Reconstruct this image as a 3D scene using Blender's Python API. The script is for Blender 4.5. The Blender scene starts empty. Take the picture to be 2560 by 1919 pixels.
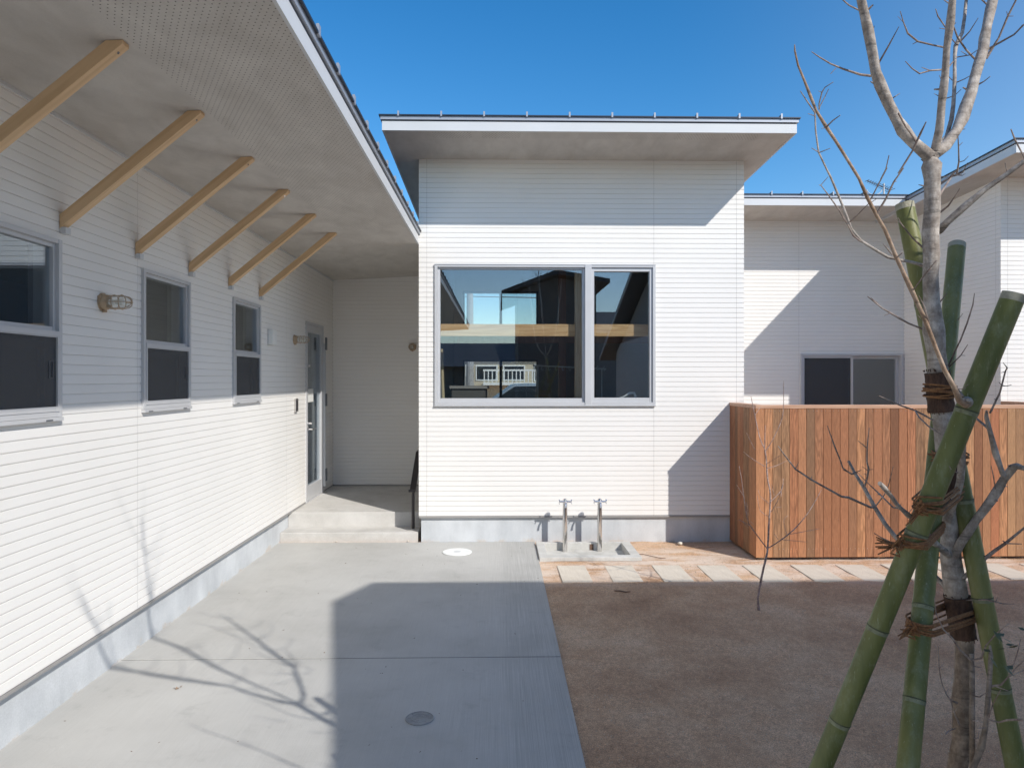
import bpy, bmesh, math, random
from mathutils import Vector, Matrix
C = bpy.context.scene.collection
rad = math.radians

# ------------------------------------------------------------ camera, sky, sun, exposure
cam_d = bpy.data.cameras.new('camera'); cam = bpy.data.objects.new('camera', cam_d); C.objects.link(cam)
F = 1735.0
cam_d.sensor_width = 36.0; cam_d.lens = F/2560*36.0; cam_d.clip_start = .05; cam_d.clip_end = 2000
cam_d.shift_y = -11.5/2560
cam.location = (0, 0, 1.5); cam.rotation_euler = (rad(90), 0, -35/F)
bpy.context.scene.camera = cam
SUN = Vector((.87, -1.0, .965)).normalized()          # towards the sun
ELEV = math.asin(SUN.z); AZ = math.atan2(SUN.x, SUN.y)  # azimuth from +Y towards +X
w = bpy.data.worlds.new('World'); bpy.context.scene.world = w; w.use_nodes = True
nt = w.node_tree; bg = nt.nodes['Background']
sky = nt.nodes.new('ShaderNodeTexSky'); sky.sky_type = 'NISHITA'; sky.sun_disc = False
sky.sun_elevation = ELEV; sky.sun_rotation = AZ
sky.air_density = 1.0; sky.dust_density = 0.0; sky.ozone_density = 1.6; sky.altitude = 0
hs = nt.nodes.new('ShaderNodeHueSaturation'); hs.inputs['Saturation'].default_value = 1.06
# clear winter air: the half of the sky away from the sun is the deeper blue
hs2 = nt.nodes.new('ShaderNodeHueSaturation'); hs2.inputs['Saturation'].default_value = 1.42; hs2.inputs['Value'].default_value = .90
geo = nt.nodes.new('ShaderNodeTexCoord'); dp = nt.nodes.new('ShaderNodeVectorMath'); dp.operation = 'DOT_PRODUCT'
dp.inputs[1].default_value = Vector((-SUN.x, -SUN.y, 0)).normalized()
mr = nt.nodes.new('ShaderNodeMapRange'); mr.interpolation_type = 'SMOOTHSTEP'; mr.inputs[1].default_value = -.15; mr.inputs[2].default_value = .55
mxs = nt.nodes.new('ShaderNodeMix'); mxs.data_type = 'RGBA'
nt.links.new(geo.outputs['Generated'], dp.inputs[0]); nt.links.new(dp.outputs['Value'], mr.inputs[0]); nt.links.new(mr.outputs[0], mxs.inputs[0])
nt.links.new(sky.outputs[0], hs.inputs['Color']); nt.links.new(sky.outputs[0], hs2.inputs['Color'])
nt.links.new(hs.outputs[0], mxs.inputs[6]); nt.links.new(hs2.outputs[0], mxs.inputs[7]); nt.links.new(mxs.outputs[2], bg.inputs[0])
bg.inputs[1].default_value = 0.15
sd = bpy.data.lights.new('sun', 'SUN'); sd.energy = 3.55; sd.angle = rad(.53); sd.color = (1, .955, .885)
so = bpy.data.objects.new('sun', sd); C.objects.link(so); so.location = SUN*30
so.rotation_euler = SUN.to_track_quat('Z', 'Y').to_euler()
sc = bpy.context.scene
sc.view_settings.view_transform = 'Standard'; sc.view_settings.look = 'None'
sc.view_settings.exposure = 0.37; sc.view_settings.gamma = 1.0; sc.view_settings.use_curve_mapping = False
sc.cycles.diffuse_bounces = 8; sc.cycles.max_bounces = 14
sc.render.resolution_x = 1024; sc.render.resolution_y = 767

# ------------------------------------------------------------ materials
MATS = {}
def nmat(name):
    m = bpy.data.materials.new(name); m.use_nodes = True; MATS[name] = m
    return m, m.node_tree, m.node_tree.nodes['Principled BSDF']
def N(nt, t, **k):
    n = nt.nodes.new(t)
    for a, b in k.items(): setattr(n, a, b)
    return n
def L(nt, a, b): nt.links.new(a, b)
def coords(nt, scale=(1,1,1), rot=(0,0,0), obj=True):
    tc = N(nt, 'ShaderNodeTexCoord'); mp = N(nt, 'ShaderNodeMapping')
    mp.inputs['Scale'].default_value = scale; mp.inputs['Rotation'].default_value = rot
    L(nt, tc.outputs['Object'], mp.inputs[0]); return mp.outputs[0]
def noise(nt, vec, scale, detail=4, rough=.55, dist=0.0):
    n = N(nt, 'ShaderNodeTexNoise'); n.inputs['Scale'].default_value = scale; n.inputs['Detail'].default_value = detail
    n.inputs['Roughness'].default_value = rough; n.inputs['Distortion'].default_value = dist
    L(nt, vec, n.inputs['Vector']); return n.outputs['Fac']
def ramp(nt, fac, stops):
    r = N(nt, 'ShaderNodeValToRGB'); e = r.color_ramp.elements
    while len(e) < len(stops): e.new(.5)
    for i, (p, c) in enumerate(stops):
        e[i].position = p; e[i].color = (c[0], c[1], c[2], 1) if not isinstance(c, (int, float)) else (c, c, c, 1)
    L(nt, fac, r.inputs[0]); return r.outputs[0]
def mix(nt, fac, a, b, mode='MIX'):
    m = N(nt, 'ShaderNodeMix', data_type='RGBA', blend_type=mode)
    for s, v in ((m.inputs[0], fac), (m.inputs[6], a), (m.inputs[7], b)):
        if isinstance(v, (int, float)): s.default_value = v if s == m.inputs[0] else (v, v, v, 1)
        elif isinstance(v, tuple): s.default_value = (*v, 1) if len(v) == 3 else v
        else: L(nt, v, s)
    return m.outputs[2]
def math_(nt, op, a, b=0.0, c=0.0):
    m = N(nt, 'ShaderNodeMath', operation=op)
    for s, v in zip(m.inputs, (a, b, c)):
        if isinstance(v, (int, float)): s.default_value = v
        else: L(nt, v, s)
    return m.outputs[0]
def bump(nt, bsdf, h, strength, dist=.01, prev=None):
    b = N(nt, 'ShaderNodeBump'); b.inputs['Strength'].default_value = strength; b.inputs['Distance'].default_value = dist
    L(nt, h, b.inputs['Height'])
    if prev is not None: L(nt, prev, b.inputs['Normal'])
    L(nt, b.outputs[0], bsdf.inputs['Normal']); return b.outputs[0]

def plain(name, col, rough=.6, metal=0.0, var=.06, vs=6.0, bs=.0, bscale=80):
    m, nt, b = nmat(name); v = coords(nt)
    n = noise(nt, v, vs, 5)
    c = ramp(nt, n, [(.3, tuple(x*(1-var) for x in col)), (.7, tuple(min(1, x*(1+var)) for x in col))])
    L(nt, c, b.inputs['Base Color']); b.inputs['Roughness'].default_value = rough; b.inputs['Metallic'].default_value = metal
    if bs: bump(nt, b, noise(nt, v, bscale, 4), bs, .004)
    return m
def concrete(name, c0, c1, scale=3.0, streak=(1,1,1), bs=.25, rough=.85, spots=.0):
    m, nt, b = nmat(name); v = coords(nt)
    n1 = noise(nt, v, scale, 8, .6); v2 = coords(nt, streak); n2 = noise(nt, v2, 9, 6, .6)
    f = math_(nt, 'ADD', math_(nt, 'MULTIPLY', n1, .65), math_(nt, 'MULTIPLY', n2, .35))
    c = ramp(nt, f, [(.36, c0), (.62, c1)])
    fine = noise(nt, v, 140, 3, .7)
    c = mix(nt, 1.0, c, ramp(nt, fine, [(.3, .9), (.7, 1.06)]), 'MULTIPLY')
    if spots:
        vo = N(nt, 'ShaderNodeTexVoronoi'); vo.inputs['Scale'].default_value = 5.0; L(nt, v, vo.inputs['Vector'])
        c = mix(nt, 1.0, c, ramp(nt, vo.outputs['Distance'], [(.0, 1-spots), (.04, 1-spots*.6), (.07, 1.0)]), 'MULTIPLY')
    if 'foundation' in name:      # soil splashed up the foot of the wall
        ge = N(nt, 'ShaderNodeNewGeometry'); sz = N(nt, 'ShaderNodeSeparateXYZ'); L(nt, ge.outputs['Position'], sz.inputs[0])
        h = math_(nt, 'ADD', sz.outputs[2], math_(nt, 'MULTIPLY', noise(nt, v, 5, 7, .7), -.30))
        c = mix(nt, ramp(nt, math_(nt, 'ADD', h, .175), [(0.0, .5), (.03, .0)]), c, (.50, .38, .27))
    L(nt, c, b.inputs['Base Color']); b.inputs['Roughness'].default_value = rough
    p = bump(nt, b, noise(nt, v, 160, 5, .7), bs, .003)
    bump(nt, b, n2, bs*.6, .006, p)
    return m
def wood(name, c0, c1, axis='Z', scale=1.0, knots=False, rough=.55, rings=14, tilt=0.0):
    m, nt, b = nmat(name)
    s = {'X': (.06, 1, 1), 'Y': (1, .06, 1), 'Z': (1, 1, .06)}[axis]
    v = coords(nt, tuple(x*scale for x in s))
    if tilt:
        v0_ = coords(nt, (1, 1, 1), (0, tilt, 0)); mp2 = N(nt, 'ShaderNodeMapping'); mp2.inputs['Scale'].default_value = s; L(nt, v0_, mp2.inputs[0]); v = mp2.outputs[0]
    n = noise(nt, v, 9, 3, .5)
    wv = N(nt, 'ShaderNodeMath', operation='SINE'); L(nt, math_(nt, 'MULTIPLY', n, rings*6.28), wv.inputs[0])
    fine = noise(nt, v, 120, 4, .7)
    f = math_(nt, 'ADD', math_(nt, 'MULTIPLY', wv.outputs[0], .18), math_(nt, 'ADD', math_(nt, 'MULTIPLY', fine, .35), .33))
    c = ramp(nt, f, [(.25, c0), (.75, c1)])
    if knots:
        vo = N(nt, 'ShaderNodeTexVoronoi'); vo.inputs['Scale'].default_value = 3.2; L(nt, coords(nt, (1, 1, .6)), vo.inputs['Vector'])
        c = mix(nt, 1.0, c, ramp(nt, vo.outputs['Distance'], [(.0, (.25, .14, .08)), (.05, (.5, .35, .22)), (.09, (1, 1, 1))]), 'MULTIPLY')
    L(nt, c, b.inputs['Base Color']); b.inputs['Roughness'].default_value = rough
    bump(nt, b, fine, .12, .002); return m

def siding_mat():
    m, nt, b = nmat('siding_white'); v = coords(nt)
    big = noise(nt, v, 1.3, 3)
    c = ramp(nt, big, [(.3, (.775, .757, .728)), (.7, (.81, .792, .765))])
    st = noise(nt, coords(nt, (1, 1, 1)), 230, 3, .8)
    c = mix(nt, 1.0, c, ramp(nt, st, [(.25, .955), (.7, 1.02)]), 'MULTIPLY')
    L(nt, c, b.inputs['Base Color']); b.inputs['Roughness'].default_value = .62
    bump(nt, b, st, .35, .0012)
    return m
siding_mat()
plain('siding_backing', (.3, .29, .28), .9)
plain('fascia_white', (.58, .59, .60), .45, 0, .03, 3, .05, 40)
plain('drip_metal', (.36, .38, .42), .4, .3, .04)
plain('roof_metal', (.035, .045, .065), .4, .5, .1)
plain('aluminium', (.53, .535, .55), .42, .15, .03)
plain('aluminium_dark', (.14, .15, .17), .4, .5, .05)
plain('steel', (.72, .70, .68), .12, 1.0, .03)
plain('chrome', (.85, .85, .86), .08, 1.0, .01)
plain('brass', (.46, .35, .24), .5, .5, .25, 30)
plain('white_plastic', (.78, .79, .77), .4)
plain('dark_metal', (.055, .05, .052), .42, .4, .1)
plain('black_rubber', (.02, .02, .022), .7)
plain('plaster', (.42, .38, .34), .9)
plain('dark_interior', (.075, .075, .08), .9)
plain('room_floor', (.22, .15, .09), .5)
plain('screen_frame', (.05, .055, .065), .5)
concrete('foundation_concrete', (.43, .45, .47), (.60, .62, .64), 2.2, (1, 1, .25), .22)
concrete('step_concrete', (.46, .445, .42), (.58, .565, .54), 3.0, (1, 1, 1), .3)
concrete('basin_concrete', (.44, .43, .40), (.60, .59, .56), 5.0, (1, 1, 1), .3)
concrete('stone_slab', (.56, .49, .40), (.70, .63, .53), 4.0, (6, .6, 1), .4)
concrete('manhole_iron', (.24, .24, .235), (.34, .34, .335), 12.0, (1, 1, 1), .4, .6)
wood('brace_wood', (.60, .395, .215), (.72, .50, .29), 'X', 1.0, rings=7, tilt=rad(39.6))
wood('beam_wood', (.62, .36, .16), (.80, .52, .27), 'X', 1.0)
wood('post_wood', (.56, .42, .28), (.72, .57, .40), 'Z', 1.0, True)
wood('post_red', (.38, .18, .11), (.50, .25, .16), 'Z', 1.0)
wood('pale_wood', (.55, .45, .28), (.68, .58, .38), 'Z', 1.0)

def soffit_mat(name, perf=None):
    m, nt, b = nmat(name); v = coords(nt, (1, 1, 1))
    n = noise(nt, coords(nt, (2.2, 1.1, 1), (0, 0, .35)), 3.2, 7, .62, .35)
    c = ramp(nt, n, [(.32, (.475, .445, .405)), (.5, (.53, .50, .46)), (.68, (.585, .555, .51))])
    c = mix(nt, 1.0, c, ramp(nt, noise(nt, v, 180, 3), [(.3, .96), (.7, 1.03)]), 'MULTIPLY')
    if perf:
        sx, sy, r, x0, x1, y0, y1, grp = perf
        sep = N(nt, 'ShaderNodeSeparateXYZ'); L(nt, v, sep.inputs[0]); X, Y = sep.outputs[0], sep.outputs[1]
        def grid(ox, oy):
            fx = math_(nt, 'MULTIPLY', math_(nt, 'SUBTRACT', math_(nt, 'FRACT', math_(nt, 'ADD', math_(nt, 'DIVIDE', X, sx), ox)), .5), sx)
            fy = math_(nt, 'MULTIPLY', math_(nt, 'SUBTRACT', math_(nt, 'FRACT', math_(nt, 'ADD', math_(nt, 'DIVIDE', Y, sy), oy)), .5), sy)
            d = math_(nt, 'SQRT', math_(nt, 'ADD', math_(nt, 'MULTIPLY', fx, fx), math_(nt, 'MULTIPLY', fy, fy)))
            return math_(nt, 'LESS_THAN', d, r)
        dots = math_(nt, 'MAXIMUM', grid(0, 0), grid(.5, .5))
        reg = None
        for val, op, lim in ((X, 'GREATER_THAN', x0), (X, 'LESS_THAN', x1), (Y, 'GREATER_THAN', y0), (Y, 'LESS_THAN', y1)):
            t = math_(nt, op, val, lim); reg = t if reg is None else math_(nt, 'MULTIPLY', reg, t)
        if grp:
            g = math_(nt, 'LESS_THAN', math_(nt, 'FRACT', math_(nt, 'DIVIDE', math_(nt, 'SUBTRACT', X, x0), grp)), .8)
            reg = math_(nt, 'MULTIPLY', reg, g)
        c = mix(nt, math_(nt, 'MULTIPLY', dots, reg), c, (.075, .07, .06))
    L(nt, c, b.inputs['Base Color']); b.inputs['Roughness'].default_value = .85
    bump(nt, b, n, .12, .004); return m
soffit_mat('soffit_board')
soffit_mat('soffit_perforated', (.0243, .042, .0027, -1.32+1.975, -.745+1.975, -8, 5.72-3.0, 0))
soffit_mat('soffit_block', (.0243, .042, .0032, -.55-.78, 2.2-.78, 5.77-6.397, 5.90-6.397, .41))

def pavement_mat():
    m, nt, b = nmat('pavement_concrete'); v = coords(nt)
    big = noise(nt, v, 1.1, 8, .62)
    c = ramp(nt, big, [(.33, (.40, .392, .37)), (.5, (.46, .452, .43)), (.67, (.50, .493, .47))])
    br = noise(nt, coords(nt, (60, .8, 1), (0, 0, .05)), 4, 3, .6)
    sx = N(nt, 'ShaderNodeSeparateXYZ'); L(nt, v, sx.inputs[0])
    c = mix(nt, 1.0, c, ramp(nt, br, [(.3, .95), (.7, 1.03)]), 'MULTIPLY')
    br2 = noise(nt, coords(nt, (95, .5, 1), (0, 0, .02)), 3, 4, .7)
    wt = ramp(nt, math_(nt, 'ADD', sx.outputs[0], math_(nt, 'MULTIPLY', noise(nt, v, 2.2, 4), .9)), [(.25, 0.0), (.6, 1.0)])
    c = mix(nt, wt, c, mix(nt, 1.0, c, ramp(nt, br2, [(.35, .80), (.62, 1.10)]), 'MULTIPLY'))
    vo = N(nt, 'ShaderNodeTexVoronoi'); vo.inputs['Scale'].default_value = 1.15; L(nt, v, vo.inputs['Vector'])
    wob = math_(nt, 'ADD', vo.outputs['Distance'], math_(nt, 'MULTIPLY', noise(nt, v, 18, 3), .05))
    c = mix(nt, 1.0, c, ramp(nt, wob, [(.055, .78), (.08, .90), (.105, 1.0)]), 'MULTIPLY')
    ck = N(nt, 'ShaderNodeTexVoronoi', feature='DISTANCE_TO_EDGE'); ck.inputs['Scale'].default_value = .55
    vw = N(nt, 'ShaderNodeVectorMath', operation='ADD'); L(nt, v, vw.inputs[0]); nn = N(nt, 'ShaderNodeTexNoise'); nn.inputs['Scale'].default_value = 3.5; nn.inputs['Detail'].default_value = 8; L(nt, v, nn.inputs['Vector']); sv = N(nt, 'ShaderNodeVectorMath', operation='SCALE'); sv.inputs['Scale'].default_value = .35; L(nt, nn.outputs['Color'], sv.inputs[0]); L(nt, sv.outputs[0], vw.inputs[1]); L(nt, vw.outputs[0], ck.inputs['Vector'])
    c = mix(nt, 1.0, c, ramp(nt, ck.outputs['Distance'], [(0.0, .965), (.0018, .985), (.003, 1.0)]), 'MULTIPLY')
    st_ = noise(nt, v, 5.5, 8, .72)
    c = mix(nt, 1.0, c, ramp(nt, st_, [(.30, .86), (.42, .985), (.60, 1.0), (.72, 1.05)]), 'MULTIPLY')
    sp = noise(nt, v, 260, 2, .6)
    c = mix(nt, 1.0, c, ramp(nt, sp, [(.25, .86), (.4, 1.0), (.75, 1.05)]), 'MULTIPLY')
    # damp broom-marked strip along the right edge of the slab
    sep = N(nt, 'ShaderNodeSeparateXYZ'); L(nt, v, sep.inputs[0])
    damp = ramp(nt, math_(nt, 'ADD', sep.outputs[0], math_(nt, 'MULTIPLY', noise(nt, coords(nt, (1, .3, 1)), 6, 4), .16)), [(.1, 1.0), (.16, .92), (.4, .9)])
    c = mix(nt, 1.0, c, damp, 'MULTIPLY')
    L(nt, c, b.inputs['Base Color']); b.inputs['Roughness'].default_value = .72
    p = bump(nt, b, br, .25, .002); bump(nt, b, noise(nt, v, 120, 4, .7), .18, .002, p)
    return m
pavement_mat()
def ground_mat():
    m, nt, b = nmat('sandy_ground'); v = coords(nt)
    big = noise(nt, v, 1.4, 8, .65)
    c = ramp(nt, big, [(.3, (.38, .215, .12)), (.5, (.54, .335, .20)), (.7, (.66, .455, .295))])
    g = noise(nt, v, 190, 3, .8)
    c = mix(nt, 1.0, c, ramp(nt, g, [(.28, .42), (.5, .98), (.72, 1.65)]), 'MULTIPLY')
    g2 = noise(nt, v, 45, 4, .7)
    c = mix(nt, 1.0, c, ramp(nt, g2, [(.3, .80), (.7, 1.18)]), 'MULTIPLY')
    # pale mortar dust patches by basin and stones; band also paints the sunlit strip lighter
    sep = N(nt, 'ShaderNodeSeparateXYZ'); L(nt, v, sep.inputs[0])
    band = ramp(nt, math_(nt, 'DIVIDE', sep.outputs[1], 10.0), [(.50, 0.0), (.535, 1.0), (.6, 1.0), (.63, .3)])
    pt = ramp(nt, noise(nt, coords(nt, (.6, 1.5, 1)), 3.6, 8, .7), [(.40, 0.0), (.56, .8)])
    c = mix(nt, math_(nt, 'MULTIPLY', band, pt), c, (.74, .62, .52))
    L(nt, c, b.inputs['Base Color']); b.inputs['Roughness'].default_value = .95
    p = bump(nt, b, g, .6, .006); bump(nt, b, g2, .5, .012, p)
    return m
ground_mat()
def fence_mat():
    m, nt, b = nmat('cedar_boards')
    geo = N(nt, 'ShaderNodeNewGeometry'); rnd = geo.outputs['Random Per Island']
    tc = N(nt, 'ShaderNodeTexCoord'); cmb = N(nt, 'ShaderNodeCombineXYZ')
    for i in range(3): L(nt, math_(nt, 'MULTIPLY', rnd, 37.0+11*i), cmb.inputs[i])
    add = N(nt, 'ShaderNodeVectorMath', operation='ADD'); L(nt, tc.outputs['Object'], add.inputs[0]); L(nt, cmb.outputs[0], add.inputs[1])
    mp = N(nt, 'ShaderNodeMapping'); mp.inputs['Scale'].default_value = (1, 1, .085); L(nt, add.outputs[0], mp.inputs[0])
    c = ramp(nt, rnd, [(0, (.19, .085, .045)), (.14, (.31, .135, .067)), (.28, (.40, .170, .085)), (.42, (.29, .140, .074)), (.56, (.47, .225, .11)), (.70, (.38, .145, .072)), (.84, (.43, .235, .12)), (1, (.20, .105, .060))])
    n = noise(nt, mp.outputs[0], 13, 3, .5, .6)
    s = math_(nt, 'SINE', math_(nt, 'MULTIPLY', n, 60.0))
    figure = math_(nt, 'MULTIPLY', math_(nt, 'GREATER_THAN', math_(nt, 'FRACT', math_(nt, 'MULTIPLY', rnd, 7.3)), .62), .21)
    lines = math_(nt, 'ADD', 1.0, math_(nt, 'MULTIPLY', s, figure))
    fine = noise(nt, mp.outputs[0], 170, 4, .7)
    c = mix(nt, 1.0, c, ramp(nt, fine, [(.3, .70), (.7, 1.22)]), 'MULTIPLY')
    mm = N(nt, 'ShaderNodeVectorMath', operation='SCALE'); L(nt, c, mm.inputs[0]); L(nt, lines, mm.inputs['Scale'])
    L(nt, mm.outputs[0], b.inputs['Base Color']); b.inputs['Roughness'].default_value = .65; b.inputs['Specular IOR Level'].default_value = .25
    bump(nt, b, fine, .3, .002); return m
fence_mat()
def bark_mat(name, c0, c1, c2):
    m, nt, b = nmat(name); v = coords(nt)
    n = noise(nt, v, 34, 7, .72); c = ramp(nt, n, [(.36, c0), (.5, c1), (.63, c2)])
    vr = coords(nt, (4, 4, 34)); r = noise(nt, vr, 2.6, 4, .6)
    c = mix(nt, 1.0, c, ramp(nt, r, [(.30, .42), (.41, .95), (.6, 1.08)]), 'MULTIPLY')
    c = mix(nt, 1.0, c, ramp(nt, noise(nt, coords(nt, (1, 1, .3)), 260, 3), [(.3, .82), (.7, 1.12)]), 'MULTIPLY')
    if name == 'bark':      # older, browner bark low on the stem
        ge = N(nt, 'ShaderNodeNewGeometry'); sz = N(nt, 'ShaderNodeSeparateXYZ'); L(nt, ge.outputs['Position'], sz.inputs[0])
        low = ramp(nt, math_(nt, 'ADD', math_(nt, 'MULTIPLY', sz.outputs[2], .5), math_(nt, 'MULTIPLY', noise(nt, v, 9, 6, .7), .22)), [(.56, 1.0), (.72, 0.0)])
        c = mix(nt, low, c, mix(nt, 1.0, c, (.60, .50, .40), 'MULTIPLY'))
    L(nt, c, b.inputs['Base Color']); b.inputs['Roughness'].default_value = .8
    p = bump(nt, b, r, .5, .003); bump(nt, b, noise(nt, v, 220, 4), .4, .0015, p); return m
bark_mat('bark', (.22, .18, .15), (.36, .315, .275), (.53, .48, .43))
bark_mat('twig_bark', (.17, .125, .105), (.28, .22, .19), (.40, .34, .30))
bark_mat('brown_bark', (.20, .125, .075), (.32, .22, .15), (.44, .34, .26))
bark_mat('sapling_bark', (.20, .125, .10), (.33, .23, .20), (.50, .38, .34))
def bamboo_mat():
    m, nt, b = nmat('bamboo_green'); v = coords(nt, (1, 1, .16))
    n = noise(nt, v, 22, 5, .6); c = ramp(nt, n, [(.3, (.08, .098, .026)), (.5, (.135, .152, .042)), (.72, (.235, .235, .085))])
    sp = noise(nt, coords(nt, (1, 1, .25)), 150, 3, .7)
    c = mix(nt, ramp(nt, sp, [(.62, 0.0), (.78, .35)]), c, (.30, .31, .20))
    big = noise(nt, coords(nt, (1, 1, .5)), 3.4, 3)
    c = mix(nt, ramp(nt, big, [(.45, 0.0), (.7, .5)]), c, (.27, .235, .07))
    bl = noise(nt, coords(nt, (1, 1, .6)), 30, 7, .75)
    c = mix(nt, ramp(nt, bl, [(.52, 0.0), (.66, .38)]), c, (.27, .30, .19))
    sc_ = noise(nt, coords(nt, (1.6, 1.6, .07), (.25, .1, 0)), 210, 2, .5)
    c = mix(nt, ramp(nt, sc_, [(.66, 0.0), (.72, .55)]), c, (.33, .33, .22))
    c = mix(nt, ramp(nt, noise(nt, v, 8, 5, .6), [(.30, .45), (.44, 0.0)]), c, (.05, .055, .02))
    L(nt, c, b.inputs['Base Color']); b.inputs['Roughness'].default_value = .48
    bump(nt, b, sp, .08, .001); return m
bamboo_mat()
plain('bamboo_node', (.075, .08, .04), .7, 0, .35, 60, .4, 200)
plain('bamboo_bloom', (.21, .225, .14), .8, 0, .35, 90, .4, 200)
plain('bamboo_cut', (.38, .36, .27), .8, 0, .25, 50, .4, 200)
def fibre(name, c0, c1, sc=(1, 1, .2)):
    m, nt, b = nmat(name); n = noise(nt, coords(nt, sc), 160, 5, .75)
    L(nt, ramp(nt, n, [(.3, c0), (.72, c1)]), b.inputs['Base Color']); b.inputs['Roughness'].default_value = .95
    bump(nt, b, n, .9, .004); return m
fibre('rope_fibre', (.17, .07, .03), (.46, .235, .10), (1, 1, 1))
fibre('palm_fibre', (.035, .018, .012), (.15, .085, .055))
plain('leaf_green', (.075, .085, .03), .5)
plain('grit', (.50, .40, .30), .9, 0, .55, 60)
plain('pebble_pale', (.62, .58, .5), .8)
plain('debris_brown', (.16, .10, .07), .9)
plain('house_cream', (.55, .48, .36), .8)
plain('house_grey', (.34, .33, .32), .8)
plain('house_dark', (.12, .115, .11), .8)
plain('tile_dark', (.05, .053, .06), .5, 0, .3, 8)
plain('tile_brown', (.20, .13, .10), .6, 0, .2, 8)
plain('car_silver', (.45, .5, .52), .25, .4)
plain('car_blue', (.18, .36, .50), .25, .2)
plain('dark_glass', (.02, .025, .03), .06)
plain('fluff', (.2, .2, .2), .9)
def glass_mat(name, tint, refl, rough=0.0):
    m, nt, b = nmat(name); nt.nodes.remove(b); out = nt.nodes['Material Output']
    tr = N(nt, 'ShaderNodeBsdfTransparent'); tr.inputs[0].default_value = (*tint, 1)
    gl = N(nt, 'ShaderNodeBsdfGlossy'); gl.inputs['Roughness'].default_value = rough; gl.inputs[0].default_value = (.84, .92, 1, 1)
    ge = N(nt, 'ShaderNodeNewGeometry'); dt = N(nt, 'ShaderNodeVectorMath', operation='DOT_PRODUCT')
    L(nt, ge.outputs['Incoming'], dt.inputs[0]); L(nt, ge.outputs['Normal'], dt.inputs[1])
    gz = math_(nt, 'POWER', math_(nt, 'SUBTRACT', 1.0, math_(nt, 'ABSOLUTE', dt.outputs['Value'])), 5.0)   # Schlick, same from both sides
    fac = math_(nt, 'ADD', refl, math_(nt, 'MULTIPLY', gz, 1.0-refl))
    mx = N(nt, 'ShaderNodeMixShader'); L(nt, fac, mx.inputs[0]); L(nt, tr.outputs[0], mx.inputs[1]); L(nt, gl.outputs[0], mx.inputs[2])
    L(nt, mx.outputs[0], out.inputs[0]); return m
glass_mat('window_glass', (.90, .92, .92), .135)
glass_mat('lamp_glass', (.95, .95, .93), .06)
def screen_mat():
    m, nt, b = nmat('insect_screen'); b.inputs['Base Color'].default_value = (.075, .08, .088, 1); b.inputs['Roughness'].default_value = .6
    tr = N(nt, 'ShaderNodeBsdfTransparent'); mx = N(nt, 'ShaderNodeMixShader'); mx.inputs[0].default_value = .60
    L(nt, tr.outputs[0], mx.inputs[1]); L(nt, b.outputs[0], mx.inputs[2]); L(nt, mx.outputs[0], nt.nodes['Material Output'].inputs[0])
screen_mat()
def frosted():
    m, nt, b = nmat('frosted_glass'); v = coords(nt, (1, 1, 1)); n = noise(nt, v, 170, 4, .7)
    L(nt, ramp(nt, n, [(.38, (.045, .05, .055)), (.62, (.16, .17, .18))]), b.inputs['Base Color']); b.inputs['Roughness'].default_value = .25
    bump(nt, b, n, .6, .002)
frosted()

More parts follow.
